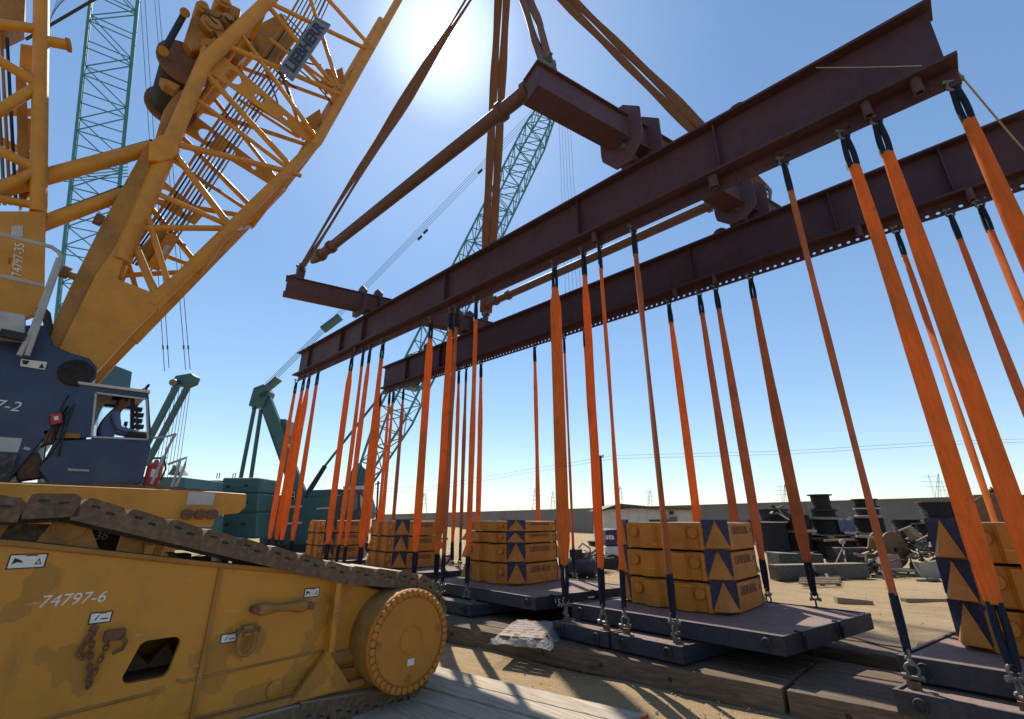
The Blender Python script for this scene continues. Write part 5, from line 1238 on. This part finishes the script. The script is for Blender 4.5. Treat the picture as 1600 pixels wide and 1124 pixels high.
# white cabin
def cabin():
    D = 24.0; t = thing('site_cabin', 'white site cabin with dark low-pitched roof behind the fourth ballast stack', 'cabin', (*onD(1015, 870, D).xy, 0))
    MB().prism([onD(*p, D) for p in ((943, 797), (1016, 793), (1090, 797), (1092, 872), (945, 872))], head * 3).build('wall', 'whitewall', t)
    MB().prism([onD(*p, D - .35) for p in ((938, 797), (968, 787), (1012, 791), (1012, 795), (968, 794), (938, 799))], head * 3.6).build('roof', 'darkcover', t)
    MB().prism([onD(*p, D - .3) for p in ((1013, 791), (1088, 793), (1088, 797), (1013, 796))], head * 3.5).build('roof', 'rust', t)
    w = MB().prism([onD(*p, D - .05) for p in ((1044, 807), (1059, 806.5), (1059, 817), (1044, 817))], head * .04).build('window', 'glassdark', t)
    for a, b in (((1044, 807), (1059, 806.5)), ((1044, 817), (1059, 817)), ((1044, 807), (1044, 817)), ((1059, 806.5), (1059, 817))): MB().bar(onD(*a, D - .06), onD(*b, D - .06), .05, .05).build('window_frame', 'ltgrey', w)
    MB().prism([onD(*p, D - .2) for p in ((1048, 799), (1053, 799), (1053, 804), (1048, 804))], head * .2).build('lamp', 'dark', t)
    stick('downpipe', onD(1083, 797, D - .1), onD(1090, 818, D - .1), .05, 'dark', t)
    for k in range(9): stick('cladding_rib', onD(952 + k * 15, 797.5, D - .01), onD(953 + k * 15.2, 868, D - .01), .02, 'whitewall', t, 4)
cabin()
def truck():
    D = 20.0; t = thing('parked_truck', 'dark navy and white truck front half hidden left of the fourth ballast stack', 'truck', (*onD(955, 890, D).xy, 0))
    MB().prism([onD(*p, D) for p in ((946, 828), (966, 827), (968, 854), (947, 854))], head * 2.4).build('cab', 'navy', t, .05)
    MB().prism([onD(*p, D - .02) for p in ((946, 854), (968, 854), (968, 876), (946, 876))], head * 2.4).build('bumper', 'whitewall', t, .04)
    MB().prism([onD(*p, D + .1) for p in ((940, 876), (968, 876), (966, 890), (944, 886))], head * 2.0).build('chassis', 'dark', t)
    MB().lathe([(.3, -.15), (.42, -.15), (.42, .15), (.3, .15), (0, .1)], onD(958, 884, D - .05), head, 16).build('wheel', 'rubber', t)
    inst('lettering', text_mesh('sta', .3, 'white', .003, bold=.01), basis(right, (0, 0, 1), onD(953, 839, D - .012)), t)
    MB().prism([onD(*p, D + .6) for p in ((921, 846), (936, 846), (936, 856), (924, 854))], head * .6).build('mirror', 'dark', t)
truck()
def compressor():
    c = P0(905, 902); t = thing('pressure_tank', 'dark blue horizontal tank on legs with pump, beyond the third tray', 'tank', (c.x, c.y, 0))
    D = 17.0; a, b = onD(887, 886, D), onD(931, 886, D); d = (b - a).normalized(); L = (b - a).length
    MB().lathe([(.1, -.06), (.28, .04), (.32, .12), (.32, L - .12), (.28, L - .04), (.1, L + .06)], a, d, 18).build('tank_body', 'tray', t)
    for f in (.15, .5, .85):
        p = a + d * (L * f); MB().box(p + Vector((0, 0, -.32)), (.06, .4, .4)).build('leg', 'dark', t)
    MB().box(a + d * .3 + Vector((0, 0, .42)), (.35, .3, .28)).build('pump', 'dark', t, .03); MB().box(a + d * .62 + Vector((0, 0, .38)), (.25, .3, .2)).build('motor', 'galv', t, .03)
    mb = MB(); p = a + d * .4; mb.path([p + Vector((0, 0, .6)), p + d * .15 + Vector((0, 0, .75)), p + d * .4 + Vector((0, 0, .6)), p + d * .42 + Vector((0, 0, .3))], .03, 6); mb.build('pipe', 'galv', t)
compressor()
# stacked steel reels
def reel(name, label, px, py0, py1, D, r, hub, mat_f, mat_c, group, wound=True):
    b = onD(px, py1, D); tz = onD(px, py0, D).z; H = tz - b.z
    t = thing(name, label, 'cable reel', tuple(b), group)
    for z in (0, H - .05): MB().lathe([(r * .25, 0), (r, 0), (r, .05), (r * .25, .05)], b + Vector((0, 0, z)), (0, 0, 1), 26).build('flange', mat_f, t)
    MB().lathe([(hub, .05), (hub, H - .05)], b, (0, 0, 1), 24).build('core', mat_c, t)
    if wound:
        n = max(3, int((H - .1) / .055))
        for k in range(n):
            mb = MB(); z = .08 + (H - .16) * k / (n - 1); mb.path([b + Vector(((hub + .02) * math.cos(a), (hub + .02) * math.sin(a), z)) for a in [2 * math.pi * i / 18 for i in range(18)]], .028, 5, closed=True); mb.build('rope_turn', mat_c, t)
RG = 'dark cable reels stacked by the wall'
for lab, px, y0, y1, D, r, hub, mf, mc in (
    ('narrow black reel on top of the tallest reel stack, against the sky', 1285, 773, 797, 21, .48, .33, 'dark', 'dark'),
    ('flat black reel right below the tallest stack top', 1288, 797, 808, 21, .55, .42, 'dark', 'dark'),
    ('tan-rimmed dark reel with blue tarp in the middle of the reel pile', 1297, 810, 837, 20.5, .72, .55, 'plank', 'dark'),
    ('squat black reel at the foot of the middle reel stack', 1305, 843, 872, 20, .9, .7, 'dark', 'dark'),
    ('upright dark reel, upper one of the stack beside the wall at left of the pile', 1210, 796, 815, 20.5, .62, .5, 'dark', 'dark'),
    ('large black reel at the left foot of the reel pile', 1212, 815, 864, 20.3, .66, .54, 'ltgrey', 'dark'),
    ('dark reel with rusty rope wound, upper of the second stack', 1245, 804, 829, 20.6, .62, .52, 'rust', 'dark'),
    ('dark reel with rusty rope wound, lower of the second stack', 1250, 830, 862, 20.4, .64, .52, 'plank', 'dark'),
    ('small black reel crowning the stack right of the middle', 1353, 780, 793, 21, .50, .36, 'dark', 'dark'),
    ('second black reel down in the stack right of the middle', 1357, 794, 807, 21, .5, .4, 'ltgrey', 'dark'),
    ('wide black reel third down in the stack right of the middle', 1362, 808, 834, 20.6, .68, .5, 'plank', 'dark'),
    ('lowest black reel of the stack right of the middle', 1370, 840, 868, 20.2, .75, .56, 'dark', 'dark'),
    ('lone dark ragged reel beside the rightmost ballast stack', 1468, 784, 815, 20.5, .62, .52, 'rust', 'dark'),
    ('dark reel half hidden between the second and middle reel stacks', 1270, 812, 840, 21.6, .6, .5, 'dark', 'dark'),
    ('dark reel low behind the tangled scrap', 1425, 812, 850, 22, .6, .5, 'dark', 'dark'),
    ('dark reel in the gap right of the middle reel stack', 1328, 822, 866, 22, .62, .5, 'dark', 'dark'),
    ('lower dark reel beside the rightmost ballast stack', 1470, 818, 862, 20, .7, .55, 'dark', 'dark')):
    reel('cable_reel', lab, px, y0, y1, D, r, hub, mf, mc, RG)
# tarp on the tan reel
mb = MB(); c = onD(1310, 822, 20.0); rnd = random.Random(5); vs = []
for i in range(8):
    for j in range(6): vs.append(c + right * (-.15 + .09 * i + .03 * math.sin(j)) + Vector((0, 0, .28 - .1 * j - .012 * i * j / 2)) + head * (-.25 + .06 * math.sin(i * 1.7 + j)))
mb.add(vs, [(i * 6 + j, i * 6 + 6 + j, i * 6 + 7 + j, i * 6 + 1 + j) for i in range(7) for j in range(5)], True); o = mb.build('tarpaulin', 'bluetarp', None, org=c)
o.modifiers.new('thick', 'SOLIDIFY').thickness = .01; tag(o, 'faded blue tarpaulin hanging over the tan-rimmed reel', 'tarpaulin')
# wooden reels
def disc_reel(label, px, py, D, r, w, face, mat):
    c = onD(px, py, D); t = thing('wooden_reel', label, 'cable reel', (c.x, c.y, c.z - r), 'wooden reels lying on edge')
    d = Vector(face).normalized()
    for e in (-w / 2, w / 2):
        u, s_ = Vector((0, 0, 1)), d.cross(Vector((0, 0, 1))).normalized(); n = 9
        for k in range(n):            # flange of separate boards
            a0, a1 = -r + 2 * r * k / n + .006, -r + 2 * r * (k + 1) / n - .006
            h0, h1 = math.sqrt(max(.0004, r * r - a0 * a0)), math.sqrt(max(.0004, r * r - a1 * a1))
            q = [c + d * e + s_ * a + u * h for a, h in ((a0, -h0), (a1, -h1), (a1, h1), (a0, h0))]
            MB().prism(q, d * .05).build('board', mat, t)
    MB().lathe([(r * .55, -w / 2), (r * .55, w / 2)], c, d, 20).build('core', mat, t)
    MB().lathe([(r * .12, -w / 2 - .06), (r * .12, w / 2 + .12)], c, d, 12).build('hub', 'dark', t)
    MB().lathe([(r, 0), (r * 1.01, .02), (r, .04)], c + d * (w / 2 + .02), d, 28).build('rim_band', 'rust', t)
disc_reel('ochre wooden reel standing on edge in the scrap, facing the viewer', 1386, 858, 18.5, .62, .5, -head + right * .25, 'ochre')
disc_reel('big pale wooden reel standing against the wall at the right edge', 1560, 826, 19.5, 1.35, 1.0, -head - right * .25, 'reelwood')
# concrete kerb and long steel box under the reels
a, b = P0(1210, 906), P0(1352, 902); mb = MB(); mb.bar(a + Vector((0, 0, .22)), b + Vector((0, 0, .22)), .4, .46); tag(mb.build('concrete_block', 'kerb', None, .02, org=a), 'low grey concrete block in front of the reel pile', 'block')
a, b = onD(1208, 874, 19), onD(1276, 876, 19); mb = MB(); mb.bar(a, b, .9, .5); tag(mb.build('steel_box', 'greybox', None, .02, org=a), 'long blue-grey steel box lying under the left reels', 'box')
a, b = onD(1300, 872, 19.3), onD(1362, 872, 19.3); mb = MB(); mb.bar(a + Vector((0, 0, .1)), b + Vector((0, 0, .1)), .9, .6); tag(mb.build('dark_crate', 'darkcover', None, .03, org=a), 'dark tarpaulined crate behind the post in the scrap', 'crate')
# lamp-like post with white head
p = P0(1325, 900); t = thing('marker_post', 'thin banded post with a pale knob, leaning legs, before the reel pile', 'post', (p.x, p.y, 0))
tp_ = onD(1316, 847, 17.5); bt = onD(1325, 900, 17.5)
for k in range(8): stick('band', bt.lerp(tp_, k / 8), bt.lerp(tp_, (k + 1) / 8), .025, 'white' if k % 2 else 'brownstk', t, 8)
stick('leg', onD(1316, 858, 17.5), onD(1306, 880, 17.4), .02, 'plaster', t); MB().lathe([(.02, -.09), (.09, -.05), (.1, .02), (.06, .09), (0, .1)], tp_, (0, 0, 1), 12).build('knob', 'plaster', t)
MB().lathe([(.25, 0), (.2, .05), (.03, .08)], bt + Vector((0, 0, -.05)), (0, 0, 1), 14).build('foot', 'plaster', t)
# scrap: planks, poles, boards; each its own thing
rnd = random.Random(77)
def plank(name, label, a, b, D0, D1, w, h, mat, cat, group=None):
    A, B = (onD(*a, D0), onD(*b, D1)); mb = MB(); mb.bar(A, B, w, h); o = mb.build(name, mat, None, .006, org=A); tag(o, label, cat, group); return o
G = 'scrap timber beside the reels'
plank('plank', 'short brown plank lying on the sand right of the fourth tray, nearer one', (1306, 938), (1362, 944), 12.2, 12.0, .22, .16, 'plank', 'plank', G)
plank('beam', 'long brown timber on the sand left of the rightmost ballast stack', (1412, 940), (1520, 941), 12.4, 12.3, .2, .16, 'plank', 'plank', G)
SB = ['long pale beam lying on the sand below the white broken slab', 'short pale board leaning down from the brown board', 'pale board lying behind the long pale beam', 'pale beam running into the rightmost ballast stack at ground level',
      'thick brown offcut tilted at the top of the tangled scrap', 'thin pale stick at upper left of the tangled scrap', 'weathered board crossing the top of the tangled scrap', 'weathered board just above and right of the tangled scrap', 'weathered board touching the left edge of the rightmost stack',
      'short pale stump standing at the foot of the dark rubble', 'thin dark bar slanting across the dark rubble', 'pale board end between the second reel stack and the sling', 'pale board end left of the wide third reel', 'pale board under the wide third reel', 'brown board under the tan-rimmed reel']
for j, (a, b, w, h, m_) in enumerate((((1372, 900), (1480, 904), .12, .1, 'plaster'), ((1372, 888), (1402, 900), .12, .06, 'plaster'), ((1375, 888), (1430, 892), .1, .08, 'plaster'), ((1420, 905), (1482, 908), .1, .1, 'plaster'),
        ((1418, 826), (1432, 842), .35, .25, 'plank'), ((1404, 830), (1424, 822), .1, .05, 'plaster'), ((1416, 843), (1440, 835), .15, .06, 'reelwood'), ((1432, 846), (1456, 834), .12, .05, 'reelwood'), ((1440, 852), (1462, 848), .12, .06, 'reelwood'),
        ((1349, 900), (1362, 890), .12, .12, 'plaster'), ((1344, 905), (1368, 886), .06, .05, 'dark'), ((1255, 830), (1276, 830), .1, .08, 'plaster'), ((1320, 833), (1337, 834), .1, .07, 'plaster'), ((1338, 838), (1368, 840), .16, .08, 'plaster'), ((1288, 845), (1335, 843), .1, .07, 'plank'))):
    plank('scrap_plank', SB[j], a, b, 17.6 - .1 * j if j < 4 else 18.6, 17.6 - .1 * j if j < 4 else 18.4, w, h, m_, 'board', 'loose boards in the scrap heap')
p = onD(1371, 908, 17.0); mb = MB(); mb.lathe([(.18, 0), (.19, .1), (.18, .38)], p, right + head * .3, 14); tag(mb.build('log', 'plank', None, org=p), 'short sawn log end lying before the scrap planks', 'log')
p = onD(1452, 912, 16.0); mb = MB(); mb.lathe([(.06, -.02), (.15, 0), (.17, .06), (.17, .24), (.15, .3), (.05, .32)], p, right, 14); tag(mb.build('black_canister', 'rubber', None, org=p), 'small black canister on the sand left of the rightmost stack', 'canister')
p = onD(1436, 912, 16.2); mb = MB(); mb.lathe([(.05, -.02), (.12, 0), (.13, .2), (.05, .24)], p, right, 12); tag(mb.build('black_canister', 'rubber', None, org=p), 'smaller dark canister half behind the thin sling', 'canister')
def slab_piece(name, label, pts, D, th, mat, cat):
    mb = MB(); q = [onD(*p, D) for p in pts]; mb.prism(q, head * th); o = mb.build(name, mat, None, .015, org=q[0]); tag(o, label, cat); return o
slab_piece('broken_slab', 'broken white concrete slab propped on edge left of the rightmost stack', [(1435, 879), (1455, 878), (1472, 876), (1484, 888), (1490, 912), (1440, 906)], 17.2, .25, 'plaster', 'slab')
slab_piece('brown_board', 'pinkish-brown ragged board standing in front of the ochre reel', [(1376, 863), (1384, 866), (1404, 866), (1412, 888), (1380, 890)], 17.8, .06, 'pinkboard', 'board')
# twisted heap of dark scrap
def heap(label, x0, x1, y0, y1, D, n, mats, seed):
    rnd = random.Random(seed); c = onD((x0 + x1) / 2, y1, D); t = thing('scrap_heap', label, 'scrap', tuple(c))
    for k in range(n):
        a = onD(rnd.uniform(x0, x1), rnd.uniform(y0, y1), D + rnd.uniform(-.5, .5)); d = Vector((rnd.gauss(0, 1), rnd.gauss(0, 1), rnd.gauss(0, .45))).normalized() * rnd.uniform(.15, .6)
        MB().bar(a, a + d, rnd.uniform(.03, .14), rnd.uniform(.02, .07)).build('scrap_piece', rnd.choice(mats), t)
heap('tangled dark scrap metal between the leaning sling and the rightmost stack', 1418, 1466, 848, 884, 18, 70, ['dark', 'dark', 'rust', 'darkcover', 'galv', 'dark'], 1)
heap('small brushwood and scrap heap on a pallet before the concrete block', 1262, 1300, 896, 908, 16.5, 34, ['reelwood', 'plank', 'plaster', 'dark'], 2)
heap('dark rubble and scrap at the foot of the ochre reel', 1340, 1384, 866, 900, 17.6, 55, ['dark', 'darkcover', 'rust', 'greybox', 'plaster'], 3)
heap('low scatter of scrap metal behind the blue tank', 915, 945, 862, 884, 19, 40, ['dark', 'galv', 'plaster', 'darkcover'], 4)
heap('scrap heap atop the big wooden reel at the right edge', 1536, 1556, 766, 775, 19.5, 14, ['rust', 'dark'], 6)
heap('jumble of dark parts on the reels at left of the pile', 1200, 1228, 794, 804, 20.3, 24, ['dark', 'darkcover', 'galv'], 7)
p = P0(1281, 908); mb = MB()
t = thing('flat_pallet', 'low dark wooden pallet under the brushwood', 'pallet', (p.x, p.y, 0))
for k in range(5): MB().bar(onZ(1250, 902 + k * 2.5, .09), onZ(1312, 901 + k * 2.5, .09), .1, .05).build('board', 'plank', t)
for k in range(3): MB().bar(onZ(1255 + 25 * k, 902, .03), onZ(1258 + 25 * k, 912, .03), .1, .06).build('bearer', 'timber', t)
# white open frame seen between the second and third stack
t = thing('white_frame', 'small pale tent-like frame on the sand between the second and third stack', 'frame', (*onD(708, 900, 16).xy, 0))
MB().prism([onD(*p, 16) for p in ((690, 880), (706, 862), (708, 898), (692, 902))], head * .05).build('panel', 'whitewall', t)
for a, b in (((708, 844), (708, 900)), ((690, 870), (708, 868)), ((690, 892), (708, 866)), ((690, 842), (700, 842))): stick('bar', onD(*a, 15.9), onD(*b, 15.9), .03, 'dark', t)
# ================================================================== power line
def pylon(label, px, py0, py1, D, w=1.0):
    b, tp_ = onD(px, py1 + 16, D), onD(px, py0, D); H = tp_.z - b.z; W0 = H * .13 * w
    t = thing('pylon', label, 'pylon', tuple(b), 'distant power pylons')
    r = H * .0055
    for sx_, sy in ((-1, -1), (1, -1), (1, 1), (-1, 1)):
        stick('leg', b + right * (sx_ * W0) + head * (sy * W0), tp_ + right * (sx_ * W0 * .12) + head * (sy * W0 * .12), r, 'pylon', t, 5)
    for k in range(9):
        f0, f1 = k / 9, (k + 1) / 9; a0, a1 = W0 * (1 - .88 * f0), W0 * (1 - .88 * f1)
        for s_ in (-1, 1): stick('brace', b + right * (s_ * a0) + Vector((0, 0, H * f0)), b + right * (-s_ * a1) + Vector((0, 0, H * f1)), r * .7, 'pylon', t, 4)
    for f, l in ((.62, .22), (.77, .27), (.92, .2)): stick('cross_arm', b + right * (-H * l) + Vector((0, 0, H * f)), b + right * (H * l) + Vector((0, 0, H * f)), r * .9, 'pylon', t, 5)
PY = [('pale pylon standing left of the third ballast stack', 663, 770, 800, 420), ('pylon just left of the near upright sling above the third stack', 836, 764, 795, 420), ('pylon right of the near upright sling above the third stack', 864, 768, 794, 420), ('pylon over the dark roof of the cabin', 969, 760, 790, 420),
      ('faint pylon over the right side of the cabin roof', 1016, 766, 792, 420), ('narrow pylon above the wall left of the reels', 1226, 757, 784, 420), ('tall narrow leaning pylon above the wall at right', 1466, 741, 778, 380), ('wider pylon beside the tall narrow one at right', 1484, 750, 778, 380)]
for lab, px, a, b, D in PY: pylon(lab, px, a, b, D, .5 if 'narrow' in lab else 1)
lp = [(400, 768), (663, 762), (830, 733), (960, 712), (1226, 705), (1480, 690), (1900, 676)]
for j, dy in enumerate((0, 5)):
    t = MB(); pts = []
    for a, b in zip(lp, lp[1:]):
        for k in range(6):
            f = k / 6; pts.append(onD(a[0] + (b[0] - a[0]) * f, a[1] + (b[1] - a[1]) * f + dy, 110))
    t.path(pts, .032, 4); tag(t.build('power_line', 'cable', None, org=pts[0]), ['upper of two thin power lines crossing the sky low over the wall', 'lower of two thin power lines crossing the sky low over the wall'][j], 'power line')
p = onD(943, 800, 40); t = thing('utility_pole', 'thin dark utility pole rising behind the cabin', 'pole', (p.x, p.y, 0))
stick('pole', onD(946, 850, 40), onD(938, 712, 40), .11, 'dark', t, 8); stick('cross_arm', onD(934, 716, 40), onD(943, 714, 40), .06, 'dark', t, 6)
for q in (935, 942): MB().tube(onD(q, 715, 40), onD(q, 711, 40), .09, 8).build('insulator', 'ltgrey', t)
p = onD(590, 805, 34); t = thing('lamp_mast', 'slim mast with small lamp behind the teal crane cab', 'pole', (p.x, p.y, 0))
stick('pole', onD(586, 850, 34), onD(591, 752, 34), .07, 'dark', t, 8); stick('arm', onD(586, 757, 34), onD(594, 755, 34), .05, 'dark', t, 6)
